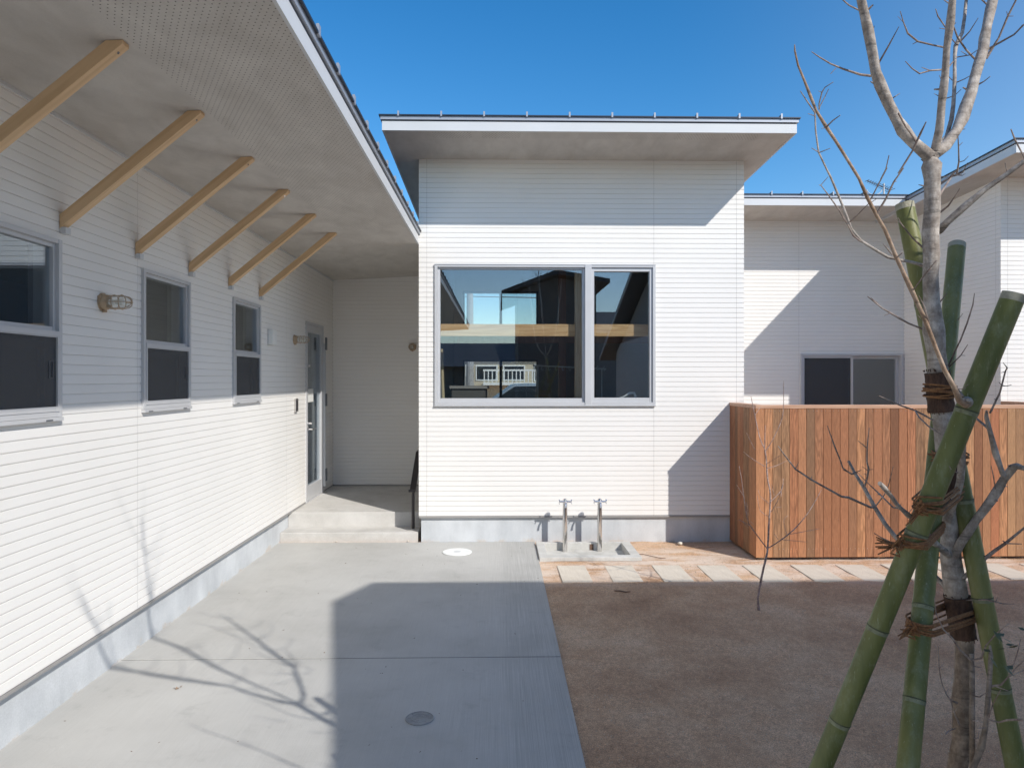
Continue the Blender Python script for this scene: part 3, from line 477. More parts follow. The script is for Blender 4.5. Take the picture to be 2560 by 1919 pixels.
# limb centre lines and radii in metres
TREE={"trunk":[[[0.867,1.307,-0.05,0.024],[0.867,1.307,0.3,0.018],[0.872,1.307,0.697,0.0166],[0.875,1.307,0.759,0.0166],[0.883,1.307,0.811,0.0158],[0.885,1.307,0.888,0.0151],[0.889,1.307,0.933,0.0154],[0.89,1.307,0.998,0.0162],[0.881,1.307,1.056,0.0173],[0.875,1.307,1.094,0.0177],[0.866,1.307,1.16,0.0173],[0.861,1.307,1.224,0.0173],[0.859,1.307,1.264,0.0173],[0.857,1.307,1.323,0.0173],[0.852,1.307,1.384,0.0177],[0.848,1.307,1.43,0.0177],[0.839,1.3033,1.491,0.0169],[0.828,1.2961,1.551,0.0161],[0.82,1.2911,1.591,0.0153],[0.812,1.285,1.641,0.0141],[0.806,1.2787,1.692,0.0133],[0.804,1.274,1.729,0.0136],[0.802,1.2688,1.77,0.0139],[0.8,1.263,1.815,0.0135],[0.796,1.2563,1.867,0.0134],[0.794,1.2534,1.89,0.0144],[0.789,1.252,1.906,0.0108]]],"branch":[[[0.787,1.252,1.907,0.011],[0.752,1.245,1.932,0.0097],[0.72,1.238,1.967,0.0092],[0.7,1.231,1.995,0.0087],[0.68,1.224,2.027,0.0086],[0.669,1.218,2.045,0.0084],[0.661,1.211,2.073,0.008],[0.65,1.204,2.108,0.0075],[0.638,1.197,2.138,0.0077],[0.629,1.19,2.157,0.0073],[0.6,0.97,2.46,0.015],[0.595,0.8,2.7,0.0115],[0.57,0.66,2.9,0.011],[0.56,0.52,3.12,0.007],[0.55,0.42,3.3,0.003]],[[0.797,1.252,1.913,0.0073],[0.798,1.24,1.95,0.007],[0.796,1.228,1.995,0.0062],[0.793,1.216,2.038,0.0059],[0.789,1.204,2.081,0.0055],[0.787,1.192,2.122,0.0056],[0.783,1.18,2.153,0.0055],[0.755,1.09,2.48,0.0135],[0.74,1.04,2.76,0.0115],[0.716,0.94,3.04,0.0095],[0.705,0.9,3.25,0.009],[0.695,0.85,3.5,0.006],[0.69,0.82,3.7,0.003]],[[0.79,1.252,1.905,0.0106],[0.823,1.26,1.928,0.0103],[0.848,1.267,1.961,0.0089],[0.872,1.275,2.008,0.0095],[0.893,1.282,2.064,0.009],[0.907,1.29,2.096,0.0091],[0.92,1.297,2.126,0.0096],[0.932,1.305,2.171,0.0087],[0.945,1.312,2.211,0.0092],[0.956,1.32,2.232,0.0093],[0.985,1.285,2.48,0.0145],[1.01,1.27,2.66,0.0105],[1.035,1.245,2.84,0.009],[1.06,1.22,3.05,0.006],[1.07,1.2,3.2,0.003]],[[0.847,1.29,1.237,0.0081],[0.839,1.262,1.272,0.0059],[0.833,1.235,1.316,0.006],[0.818,1.208,1.368,0.0057],[0.803,1.18,1.409,0.006],[0.788,1.153,1.438,0.0076],[0.77,1.125,1.456,0.0084],[0.752,1.098,1.464,0.0072],[0.735,1.07,1.468,0.0033]],[[0.863,1.3,1.159,0.0084],[0.866,1.28,1.195,0.0076],[0.88,1.26,1.241,0.0074],[0.892,1.24,1.28,0.0082],[0.903,1.22,1.322,0.0072],[0.904,1.2,1.346,0.007],[0.895,1.18,1.351,0.0055],[0.892,1.16,1.349,0.0041],[0.912,1.14,1.355,0.0031],[0.932,1.12,1.377,0.0022]],[[0.775,1.52,1.319,0.0026],[0.777,1.494,1.295,0.0031],[0.784,1.468,1.266,0.0039],[0.791,1.441,1.231,0.0042],[0.797,1.415,1.204,0.0041],[0.8,1.389,1.186,0.0041],[0.823,1.363,1.152,0.0044],[0.85,1.336,1.118,0.0046],[0.863,1.31,1.097,0.0063]],[[0.573,1.03,1.344,0.0032],[0.608,1.069,1.323,0.0033],[0.645,1.107,1.297,0.0032],[0.686,1.146,1.273,0.0036],[0.729,1.184,1.249,0.0041],[0.768,1.223,1.22,0.0055],[0.812,1.261,1.191,0.0061],[0.857,1.3,1.165,0.0077]],[[0.837,1.31,1.779,0.0064],[0.833,1.29,1.783,0.0061],[0.832,1.27,1.791,0.006],[0.855,1.25,1.818,0.0049],[0.875,1.23,1.841,0.0043],[0.9,1.21,1.862,0.0043],[0.916,1.19,1.879,0.0039],[0.955,1.17,1.908,0.0031],[1.013,1.15,1.929,0.002]],[[0.808,1.3,1.715,0.0037],[0.796,1.298,1.718,0.003],[0.783,1.297,1.721,0.0026],[0.759,1.295,1.725,0.0026],[0.735,1.294,1.73,0.0028],[0.712,1.292,1.742,0.0026],[0.682,1.291,1.76,0.0026],[0.663,1.289,1.782,0.0022],[0.648,1.288,1.82,0.0022],[0.632,1.286,1.855,0.002],[0.621,1.284,1.878,0.0018],[0.613,1.283,1.892,0.0017],[0.597,1.281,1.923,0.0016],[0.591,1.28,1.963,0.0014],[0.589,1.278,1.995,0.0013],[0.575,1.277,2.014,0.0012],[0.56,1.275,2.034,0.0009]],[[0.739,1.08,1.459,0.0051],[0.725,1.076,1.466,0.005],[0.712,1.071,1.49,0.0038],[0.695,1.067,1.515,0.0033],[0.679,1.062,1.547,0.0032],[0.659,1.058,1.591,0.0033],[0.634,1.053,1.638,0.0031],[0.608,1.049,1.688,0.0031],[0.589,1.044,1.726,0.0029],[0.573,1.04,1.749,0.0026],[0.557,1.036,1.774,0.0026],[0.542,1.031,1.801,0.0023],[0.518,1.027,1.835,0.0022],[0.488,1.022,1.875,0.0021],[0.471,1.018,1.897,0.0019],[0.452,1.013,1.937,0.0017],[0.44,1.009,1.96,0.0014],[0.433,1.004,1.979,0.0013],[0.431,1.0,1.986,0.0008]],[[0.813,1.26,1.932,0.0037],[0.835,1.275,1.953,0.0035],[0.854,1.29,1.989,0.0038],[0.869,1.305,2.047,0.0036],[0.88,1.32,2.105,0.0031],[0.892,1.335,2.15,0.004],[0.915,1.35,2.183,0.0032],[0.93,1.365,2.223,0.003],[0.944,1.38,2.264,0.0028],[0.963,1.395,2.339,0.0022],[0.978,1.41,2.415,0.0011]],[[0.873,1.18,1.332,0.0042],[0.855,1.175,1.372,0.0041],[0.842,1.17,1.409,0.0037],[0.831,1.165,1.437,0.0032],[0.828,1.16,1.447,0.002]],[[0.803,1.16,0.816,0.0044],[0.807,1.165,0.842,0.0044],[0.81,1.17,0.901,0.0043],[0.814,1.175,0.971,0.0041],[0.816,1.18,1.027,0.004]],[[0.777,1.14,0.82,0.0043],[0.795,1.145,0.852,0.0044],[0.813,1.15,0.884,0.0042],[0.823,1.155,0.917,0.004],[0.832,1.16,0.978,0.0037],[0.839,1.165,1.029,0.0034],[0.841,1.17,1.046,0.0022]]],"twigs":[[[0.689,1.27,2.061,0.0025],[0.662,1.256,2.057,0.0021],[0.623,1.242,2.061,0.0017],[0.594,1.228,2.063,0.0014],[0.568,1.214,2.068,0.0012],[0.547,1.2,2.071,0.0008]],[[0.595,1.23,2.046,0.0006],[0.605,1.23,2.057,0.0007]],[[0.701,1.265,2.081,0.0016],[0.706,1.242,2.102,0.0012],[0.713,1.22,2.127,0.0007]],[[0.661,1.255,2.173,0.0014],[0.632,1.237,2.173,0.0012],[0.611,1.218,2.172,0.001],[0.588,1.2,2.179,0.0006]],[[0.871,1.34,2.149,0.0018],[0.845,1.332,2.149,0.0016],[0.81,1.324,2.152,0.0014],[0.786,1.316,2.163,0.0013],[0.773,1.308,2.18,0.0011],[0.762,1.3,2.197,0.0008]],[[0.877,1.32,2.112,0.001],[0.864,1.313,2.098,0.0014],[0.845,1.307,2.09,0.0017],[0.82,1.3,2.085,0.0016],[0.795,1.293,2.076,0.0014],[0.777,1.287,2.083,0.0011],[0.76,1.28,2.093,0.0008]],[[0.812,1.29,2.081,0.001],[0.791,1.28,2.082,0.0007]],[[0.73,1.275,2.02,0.0014],[0.744,1.27,2.029,0.0007]],[[0.699,1.262,2.039,0.0024],[0.673,1.24,2.037,0.0012]],[[0.7,1.2,1.965,0.0015],[0.725,1.22,1.949,0.0015],[0.759,1.24,1.925,0.0016],[0.781,1.26,1.902,0.0018],[0.807,1.28,1.894,0.002]],[[0.954,1.36,2.129,0.0021],[0.916,1.34,2.144,0.0018],[0.886,1.32,2.158,0.0017],[0.86,1.3,2.181,0.0012]],[[0.904,1.34,2.16,0.0015],[0.909,1.32,2.17,0.0012],[0.912,1.3,2.186,0.0007]],[[0.977,1.37,2.142,0.0026],[0.994,1.358,2.177,0.0019],[1.002,1.345,2.212,0.0016],[1.01,1.333,2.239,0.0015],[1.013,1.32,2.264,0.0009]],[[0.999,1.34,2.211,0.0008],[1.003,1.33,2.206,0.0006]],[[0.999,1.34,2.211,0.0008],[0.989,1.33,2.215,0.0006]],[[0.965,1.36,2.148,0.0026],[0.967,1.344,2.151,0.0021],[0.977,1.328,2.155,0.0019],[0.99,1.312,2.161,0.0016],[0.997,1.296,2.172,0.0013],[1.003,1.28,2.19,0.0008]],[[0.993,1.38,2.249,0.0019],[0.961,1.36,2.254,0.0013],[0.932,1.34,2.253,0.0007]],[[0.871,1.33,2.179,0.0012],[0.844,1.315,2.196,0.0012],[0.83,1.3,2.202,0.0008]],[[0.871,1.33,2.179,0.001],[0.85,1.32,2.176,0.0006]],[[0.871,1.33,2.178,0.0012],[0.877,1.32,2.181,0.001],[0.876,1.31,2.182,0.0006]],[[0.9,1.36,2.242,0.0015],[0.871,1.34,2.242,0.001]],[[0.884,1.32,2.072,0.0011],[0.892,1.31,2.074,0.0009],[0.898,1.3,2.077,0.0007]],[[0.89,1.33,2.125,0.0011],[0.911,1.32,2.125,0.001],[0.919,1.31,2.131,0.0007]],[[0.903,1.32,2.125,0.0008],[0.886,1.31,2.127,0.0006]],[[0.934,1.34,2.074,0.0019],[0.937,1.32,2.074,0.0011],[0.935,1.3,2.075,0.0008]],[[0.87,1.33,2.045,0.0009],[0.876,1.315,2.044,0.0008],[0.879,1.3,2.05,0.0006]],[[0.865,1.34,2.052,0.001],[0.846,1.33,2.054,0.0006]],[[0.86,1.33,2.082,0.0008],[0.85,1.32,2.085,0.0006]],[[0.888,1.32,1.98,0.0012],[0.887,1.3,1.975,0.0007]],[[0.828,1.27,1.948,0.0008],[0.834,1.27,1.953,0.0014]],[[0.892,1.31,2.026,0.0023],[0.874,1.29,2.024,0.001]],[[0.722,1.26,1.979,0.0008],[0.736,1.27,1.982,0.0014]],[[0.867,1.32,2.084,0.0007],[0.882,1.33,2.08,0.0009]],[[0.685,1.25,2.143,0.0006],[0.681,1.25,2.131,0.0014]],[[0.881,1.33,2.16,0.001],[0.89,1.33,2.15,0.0012]],[[0.915,1.22,1.946,0.001],[0.926,1.225,1.929,0.0013],[0.95,1.23,1.893,0.0015]],[[0.912,1.23,1.889,0.0008],[0.923,1.24,1.873,0.0011]],[[0.472,1.01,1.896,0.0009],[0.469,1.005,1.902,0.001],[0.471,1.0,1.917,0.0009],[0.473,0.995,1.922,0.0007],[0.483,0.99,1.928,0.0006]],[[0.472,1.01,1.899,0.0008],[0.477,1.005,1.911,0.0007],[0.481,1.0,1.922,0.0006]],[[0.488,1.02,1.875,0.001],[0.492,1.01,1.88,0.0009],[0.498,1.0,1.884,0.0007]],[[0.487,1.02,1.873,0.0006],[0.48,1.02,1.872,0.0006]],[[0.557,1.21,1.963,0.0008],[0.545,1.21,1.967,0.0006]],[[0.57,1.22,1.902,0.001],[0.556,1.22,1.91,0.0007]],[[0.57,1.22,1.902,0.0009],[0.58,1.2,1.903,0.0007]],[[0.659,1.25,1.751,0.0015],[0.642,1.242,1.76,0.0014],[0.628,1.233,1.776,0.0014],[0.608,1.225,1.801,0.0012],[0.583,1.217,1.828,0.0011],[0.567,1.208,1.841,0.0009],[0.576,1.2,1.853,0.0007]],[[0.563,1.2,1.838,0.0008],[0.56,1.2,1.839,0.0006]],[[0.606,1.22,1.799,0.0008],[0.614,1.22,1.803,0.0008]],[[0.635,1.24,1.784,0.0013],[0.634,1.21,1.79,0.0009],[0.635,1.18,1.8,0.0007],[0.634,1.15,1.802,0.0006]],[[0.572,1.04,1.748,0.0016],[0.582,1.03,1.771,0.0014],[0.588,1.02,1.793,0.0013],[0.597,1.01,1.811,0.0012]],[[0.592,1.015,1.804,0.0013],[0.606,1.003,1.834,0.0014],[0.611,0.992,1.855,0.0013],[0.612,0.98,1.868,0.0009]],[[0.559,1.03,1.77,0.001],[0.564,1.015,1.791,0.001],[0.567,1.0,1.808,0.0009]],[[0.563,1.01,1.794,0.0009],[0.565,1.0,1.806,0.0009],[0.564,0.99,1.823,0.0008]],[[0.636,1.05,1.637,0.001],[0.638,1.025,1.657,0.0011],[0.64,1.0,1.674,0.0007]],[[0.642,1.03,1.657,0.0006],[0.647,1.025,1.666,0.0011],[0.64,1.02,1.664,0.0006]],[[0.667,1.06,1.585,0.0012],[0.649,1.045,1.612,0.0011],[0.632,1.03,1.626,0.0006]],[[0.597,1.04,1.689,0.0011],[0.584,1.03,1.696,0.0009],[0.572,1.02,1.701,0.0007]],[[0.605,1.04,1.685,0.0011],[0.607,1.03,1.69,0.0007]],[[0.654,1.06,1.592,0.0007],[0.643,1.05,1.598,0.0006]],[[0.812,1.31,1.596,0.002],[0.777,1.298,1.606,0.0017],[0.735,1.285,1.624,0.0016],[0.711,1.272,1.632,0.0014],[0.678,1.26,1.652,0.001]],[[0.726,1.27,1.623,0.0009],[0.715,1.27,1.618,0.0006]],[[0.702,1.27,1.639,0.001],[0.684,1.26,1.65,0.0006]],[[0.833,1.3,1.639,0.0014],[0.838,1.28,1.661,0.0009]],[[0.833,1.3,1.666,0.0018],[0.831,1.29,1.671,0.0008]],[[0.811,1.31,1.752,0.0016],[0.783,1.297,1.768,0.0015],[0.754,1.283,1.79,0.0012],[0.74,1.27,1.799,0.0008]],[[0.813,1.29,1.799,0.0018],[0.822,1.278,1.809,0.0018],[0.831,1.265,1.82,0.0014],[0.834,1.252,1.833,0.0012],[0.836,1.24,1.845,0.0008]],[[0.814,1.29,1.853,0.002],[0.826,1.28,1.864,0.0018],[0.836,1.27,1.873,0.002],[0.846,1.26,1.887,0.0014]],[[0.844,1.26,1.878,0.0018],[0.839,1.247,1.896,0.0014],[0.829,1.233,1.919,0.0012],[0.819,1.22,1.934,0.0009]],[[0.842,1.25,1.896,0.0009],[0.847,1.245,1.897,0.0007],[0.852,1.24,1.904,0.0006]],[[0.846,1.27,1.877,0.001],[0.852,1.255,1.879,0.0009],[0.85,1.24,1.892,0.0006]],[[0.844,1.27,1.879,0.001],[0.85,1.255,1.873,0.0007],[0.846,1.24,1.872,0.0006]],[[0.85,1.32,1.891,0.0009],[0.856,1.3,1.883,0.001],[0.867,1.28,1.883,0.0008]],[[0.855,1.33,1.855,0.0027],[0.885,1.355,1.883,0.0021],[0.913,1.38,1.906,0.0015]],[[0.81,1.3,1.866,0.002],[0.785,1.28,1.863,0.0006]],[[0.873,1.33,1.523,0.0019],[0.863,1.28,1.571,0.0015]],[[0.863,1.28,1.57,0.0015],[0.868,1.267,1.604,0.0015],[0.869,1.253,1.636,0.0012],[0.863,1.24,1.656,0.0007]],[[0.875,1.33,1.523,0.0012],[0.882,1.305,1.546,0.0011],[0.878,1.28,1.565,0.0007]],[[0.879,1.3,1.546,0.0007],[0.887,1.3,1.545,0.0006]],[[0.872,1.3,1.612,0.0008],[0.869,1.28,1.623,0.0006]],[[0.747,1.1,1.472,0.0026],[0.743,1.11,1.486,0.0019],[0.739,1.12,1.506,0.0012]],[[0.738,1.1,1.485,0.0008],[0.737,1.085,1.485,0.0006],[0.734,1.07,1.492,0.0006]],[[0.654,1.18,1.472,0.0009],[0.688,1.21,1.464,0.0011],[0.727,1.24,1.453,0.0014],[0.773,1.27,1.442,0.0015],[0.824,1.3,1.423,0.002]],[[0.702,1.2,1.454,0.0008],[0.704,1.2,1.455,0.0007]],[[0.73,1.2,1.445,0.0013],[0.724,1.18,1.435,0.0013],[0.728,1.16,1.421,0.0013],[0.743,1.14,1.404,0.0012],[0.756,1.12,1.388,0.0015]],[[0.834,1.16,1.443,0.0018],[0.84,1.145,1.478,0.0016],[0.838,1.13,1.513,0.0013],[0.83,1.115,1.519,0.0009],[0.812,1.1,1.527,0.0006]],[[0.831,1.13,1.49,0.0008],[0.836,1.125,1.489,0.0007],[0.841,1.12,1.491,0.0006]],[[0.832,1.13,1.491,0.0007],[0.82,1.12,1.495,0.0006]],[[0.838,1.13,1.513,0.0007],[0.824,1.12,1.511,0.0006]],[[0.824,1.13,1.466,0.0006],[0.812,1.12,1.468,0.0006]],[[0.838,1.17,1.417,0.0024],[0.845,1.21,1.431,0.0019],[0.859,1.25,1.443,0.0012]],[[0.872,1.2,1.308,0.0008],[0.862,1.19,1.33,0.0009],[0.85,1.18,1.352,0.0006]],[[0.879,1.18,1.315,0.0008],[0.872,1.18,1.317,0.0014]],[[0.758,1.13,1.346,0.0011],[0.739,1.115,1.352,0.0008],[0.724,1.1,1.361,0.0006]],[[0.766,1.4,1.24,0.0027],[0.754,1.389,1.241,0.0023],[0.731,1.378,1.251,0.0023],[0.698,1.367,1.265,0.0025],[0.678,1.356,1.269,0.0021],[0.641,1.344,1.288,0.0019],[0.607,1.333,1.306,0.0018],[0.571,1.322,1.328,0.0016],[0.545,1.311,1.357,0.0013],[0.529,1.3,1.374,0.0009]],[[0.614,1.35,1.305,0.0008],[0.616,1.35,1.31,0.0006]],[[0.699,1.37,1.264,0.0013],[0.693,1.37,1.266,0.0008]],[[0.759,1.46,1.301,0.0024],[0.745,1.447,1.301,0.0018],[0.73,1.433,1.307,0.0017],[0.712,1.42,1.317,0.0016],[0.702,1.407,1.331,0.0014],[0.682,1.393,1.364,0.0013],[0.661,1.38,1.407,0.0009]],[[0.762,1.43,1.275,0.0018],[0.762,1.42,1.291,0.0018],[0.761,1.41,1.315,0.002],[0.752,1.4,1.332,0.0016],[0.747,1.39,1.362,0.0014],[0.746,1.38,1.403,0.0009]],[[0.752,1.4,1.36,0.0009],[0.723,1.38,1.377,0.0007]],[[0.755,1.4,1.316,0.0009],[0.76,1.39,1.318,0.0006]],[[0.754,1.4,1.314,0.0009],[0.737,1.39,1.324,0.0006]],[[0.751,1.4,1.306,0.0008],[0.741,1.39,1.309,0.0006]],[[0.755,1.42,1.281,0.0006],[0.749,1.41,1.293,0.0006]],[[0.76,1.46,1.302,0.0015],[0.761,1.44,1.31,0.0008]],[[0.763,1.39,1.242,0.0015],[0.771,1.37,1.27,0.0011],[0.768,1.35,1.292,0.0009],[0.766,1.33,1.332,0.0006]],[[0.653,1.12,1.29,0.0016],[0.654,1.136,1.288,0.0014],[0.647,1.152,1.301,0.0013],[0.649,1.168,1.305,0.0015],[0.641,1.184,1.318,0.0008],[0.628,1.2,1.337,0.0007]],[[0.645,1.16,1.306,0.001],[0.635,1.15,1.307,0.0006]],[[0.61,1.07,1.322,0.001],[0.607,1.06,1.328,0.0006]],[[0.662,1.13,1.291,0.0009],[0.658,1.12,1.297,0.0006]],[[0.775,1.33,1.177,0.0013],[0.751,1.32,1.189,0.0013],[0.73,1.31,1.199,0.0011],[0.712,1.3,1.209,0.0009]],[[0.706,1.18,1.27,0.0007],[0.705,1.17,1.278,0.0006],[0.706,1.16,1.285,0.0006]],[[0.876,1.29,1.125,0.0042],[0.9,1.268,1.167,0.0035],[0.925,1.245,1.203,0.0027],[0.941,1.222,1.235,0.0018],[0.958,1.2,1.268,0.001]],[[0.914,1.23,1.205,0.0013],[0.927,1.21,1.209,0.0009]],[[0.841,1.32,1.122,0.0026],[0.848,1.36,1.132,0.0015]],[[0.809,1.17,1.02,0.0018],[0.779,1.156,1.044,0.0018],[0.757,1.142,1.069,0.0015],[0.733,1.128,1.089,0.001],[0.712,1.114,1.12,0.0008],[0.7,1.1,1.152,0.0006]],[[0.81,1.17,1.02,0.0014],[0.813,1.152,1.031,0.0013],[0.809,1.135,1.059,0.0012],[0.814,1.118,1.085,0.0009],[0.822,1.1,1.108,0.0006]],[[0.836,1.16,0.98,0.0021],[0.844,1.148,0.988,0.0016],[0.849,1.136,1.008,0.0012],[0.849,1.124,1.037,0.001],[0.845,1.112,1.057,0.0008],[0.841,1.1,1.083,0.0006]],[[0.845,1.13,1.01,0.001],[0.856,1.115,1.025,0.0009],[0.867,1.1,1.04,0.0006]],[[0.845,1.13,1.01,0.001],[0.846,1.115,1.032,0.0009],[0.845,1.1,1.047,0.0007]],[[0.838,1.15,0.984,0.0011],[0.843,1.13,0.986,0.0006]],[[0.864,1.29,0.891,0.002],[0.839,1.272,0.906,0.0014],[0.814,1.255,0.94,0.0011],[0.797,1.238,0.978,0.0008],[0.784,1.22,1.025,0.0006]],[[0.862,1.28,0.855,0.0018],[0.839,1.26,0.888,0.0013],[0.818,1.24,0.925,0.0009]],[[0.823,1.15,0.929,0.0011],[0.829,1.132,0.933,0.0014],[0.83,1.115,0.945,0.0017],[0.834,1.098,0.954,0.0017],[0.838,1.08,0.961,0.0012]],[[0.824,1.15,0.931,0.0011],[0.814,1.125,0.967,0.0009],[0.808,1.1,1.001,0.0008]],[[0.877,1.29,1.084,0.0012],[0.888,1.243,1.1,0.0015],[0.883,1.197,1.108,0.0011],[0.869,1.15,1.123,0.0006]],[[0.823,1.26,0.848,0.0007],[0.839,1.275,0.847,0.0009],[0.861,1.29,0.843,0.0012]],[[0.808,1.16,0.964,0.0012],[0.809,1.15,0.967,0.001],[0.814,1.14,0.979,0.0007]],[[0.815,1.17,1.01,0.0012],[0.82,1.16,1.012,0.0006]],[[0.807,1.16,0.892,0.0009],[0.81,1.155,0.896,0.0007],[0.807,1.15,0.908,0.0006]],[[0.811,1.14,0.92,0.0009],[0.793,1.13,0.925,0.0006]],[[0.805,1.16,0.922,0.0011],[0.804,1.15,0.927,0.0006]],[[0.629,1.19,2.157,0.0034],[0.5578,1.1424,2.2303,0.0027],[0.5008,1.0948,2.3664,0.0017]],[[0.6,0.97,2.46,0.0034],[0.5361,0.918,2.5336,0.0027],[0.4849,0.866,2.6702,0.0017]],[[0.595,0.8,2.7,0.0034],[0.4624,0.8361,2.7927,0.0027],[0.3563,0.8721,2.9648,0.0017]],[[0.57,0.66,2.9,0.0034],[0.5,0.6644,2.967,0.0027],[0.444,0.6688,3.0915,0.0017]],[[0.56,0.52,3.12,0.0034],[0.4945,0.4727,3.1838,0.0027],[0.442,0.4255,3.3022,0.0017]],[[0.755,1.09,2.48,0.0034],[0.8885,1.1295,2.5748,0.0027],[0.9953,1.1689,2.751,0.0017]],[[0.74,1.04,2.76,0.0034],[0.862,1.0032,2.8288,0.0027],[0.9597,0.9664,2.9565,0.0017]],[[0.716,0.94,3.04,0.0034],[0.8224,0.9678,3.1374,0.0027],[0.9076,0.9957,3.3182,0.0017]],[[0.705,0.9,3.25,0.0034],[0.8342,0.8504,3.3343,0.0027],[0.9376,0.8008,3.4909,0.0017]],[[0.695,0.85,3.5,0.0034],[0.8055,0.8507,3.5618,0.0027],[0.8938,0.8514,3.6767,0.0017]],[[0.956,1.32,2.232,0.0034],[1.0486,1.2707,2.3336,0.0027],[1.1227,1.2214,2.5222,0.0017]],[[0.985,1.285,2.48,0.0034],[1.1129,1.2907,2.5483,0.0027],[1.2152,1.2964,2.675,0.0017]],[[1.01,1.27,2.66,0.0034],[1.1418,1.2787,2.7588,0.0027],[1.2472,1.2874,2.9423,0.0017]],[[1.035,1.245,2.84,0.0034],[1.1613,1.246,2.9142,0.0027],[1.2624,1.247,3.0521,0.0017]],[[1.06,1.22,3.05,0.0034],[1.1639,1.2117,3.111,0.0027],[1.247,1.2035,3.2242,0.0017]],[[0.629,1.19,2.157,0.0034],[0.7065,1.2275,2.2118,0.0027],[0.7684,1.265,2.3135,0.0017]],[[0.6,0.97,2.46,0.0034],[0.6542,0.9852,2.5272,0.0027],[0.6975,1.0003,2.6521,0.0017]],[[0.595,0.8,2.7,0.0034],[0.6931,0.7965,2.7705,0.0027],[0.7716,0.7931,2.9014,0.0017]],[[0.57,0.66,2.9,0.0034],[0.7098,0.6235,2.9742,0.0027],[0.8216,0.5869,3.1119,0.0017]],[[0.56,0.52,3.12,0.0034],[0.6282,0.5359,3.187,0.0027],[0.6828,0.5518,3.3114,0.0017]],[[0.956,1.32,2.232,0.0034],[0.874,1.3496,2.3013,0.0027],[0.8084,1.3793,2.4301,0.0017]],[[0.985,1.285,2.48,0.0034],[0.8847,1.3335,2.5378,0.0027],[0.8045,1.382,2.6451,0.0017]],[[1.01,1.27,2.66,0.0034],[0.9545,1.2375,2.7527,0.0027],[0.91,1.2049,2.9248,0.0017]],[[1.035,1.245,2.84,0.0034],[0.9296,1.2135,2.9099,0.0027],[0.8453,1.182,3.0397,0.0017]],[[1.06,1.22,3.05,0.0034],[0.994,1.2151,3.1047,0.0027],[0.9412,1.2102,3.2064,0.0017]],[[0.755,1.09,2.48,0.0034],[0.6422,1.1375,2.5826,0.0027],[0.552,1.185,2.7732,0.0017]],[[0.74,1.04,2.76,0.0034],[0.6239,1.0952,2.8135,0.0027],[0.5309,1.1504,2.9127,0.0017]],[[0.716,0.94,3.04,0.0034],[0.64,0.9959,3.1332,0.0027],[0.5792,1.0518,3.3063,0.0017]],[[0.705,0.9,3.25,0.0034],[0.6181,0.9532,3.3351,0.0027],[0.5485,1.0064,3.4931,0.0017]],[[0.695,0.85,3.5,0.0034],[0.5714,0.8252,3.5625,0.0027],[0.4725,0.8004,3.6787,0.0017]],[[0.629,1.19,2.157,0.0034],[0.575,1.1464,2.2295,0.0027],[0.5318,1.1027,2.3642,0.0017]],[[0.6,0.97,2.46,0.0034],[0.5181,0.9498,2.513,0.0027],[0.4525,0.9295,2.6114,0.0017]],[[0.595,0.8,2.7,0.0034],[0.5626,0.7603,2.7936,0.0027],[0.5366,0.7207,2.9676,0.0017]],[[0.57,0.66,2.9,0.0034],[0.5204,0.6348,2.9576,0.0027],[0.4807,0.6097,3.0646,0.0017]],[[0.56,0.52,3.12,0.0034],[0.477,0.5109,3.1834,0.0027],[0.4106,0.5017,3.3012,0.0017]],[[0.755,1.09,2.48,0.0034],[0.7937,1.0366,2.5414,0.0027],[0.8247,0.9833,2.6553,0.0017]],[[0.74,1.04,2.76,0.0034],[0.8176,0.998,2.8146,0.0027],[0.8798,0.9559,2.9161,0.0017]],[[0.716,0.94,3.04,0.0034],[0.7819,0.9099,3.1449,0.0027],[0.8346,0.8798,3.3396,0.0017]],[[0.705,0.9,3.25,0.0034],[0.7477,0.9035,3.3431,0.0027],[0.7819,0.907,3.5161,0.0017]],[[0.695,0.85,3.5,0.0034],[0.7558,0.9085,3.5776,0.0027],[0.8044,0.967,3.7217,0.0017]],[[0.956,1.32,2.232,0.0034],[0.9919,1.3093,2.2864,0.0027],[1.0206,1.2985,2.3875,0.0017]],[[0.985,1.285,2.48,0.0034],[1.029,1.2548,2.5792,0.0027],[1.0641,1.2247,2.7634,0.0017]],[[1.01,1.27,2.66,0.0034],[1.0724,1.2698,2.7142,0.0027],[1.1223,1.2697,2.8147,0.0017]],[[1.035,1.245,2.84,0.0034],[1.0714,1.2141,2.9034,0.0027],[1.1006,1.1832,3.0212,0.0017]],[[1.06,1.22,3.05,0.0034],[1.0954,1.2644,3.1099,0.0027],[1.1237,1.3087,3.2213,0.0017]],[[0.755,1.09,2.48,0.0034],[0.7332,1.1414,2.5622,0.0027],[0.7157,1.1927,2.7148,0.0017]],[[0.74,1.04,2.76,0.0034],[0.6843,1.0284,2.8598,0.0027],[0.6398,1.0167,3.0451,0.0017]],[[0.716,0.94,3.04,0.0034],[0.6725,0.9749,3.1316,0.0027],[0.6376,1.0098,3.3017,0.0017]],[[0.705,0.9,3.25,0.0034],[0.6672,0.8511,3.3136,0.0027],[0.637,0.8023,3.4316,0.0017]],[[0.695,0.85,3.5,0.0034],[0.6435,0.898,3.601,0.0027],[0.6024,0.9459,3.7887,0.0017]]]}
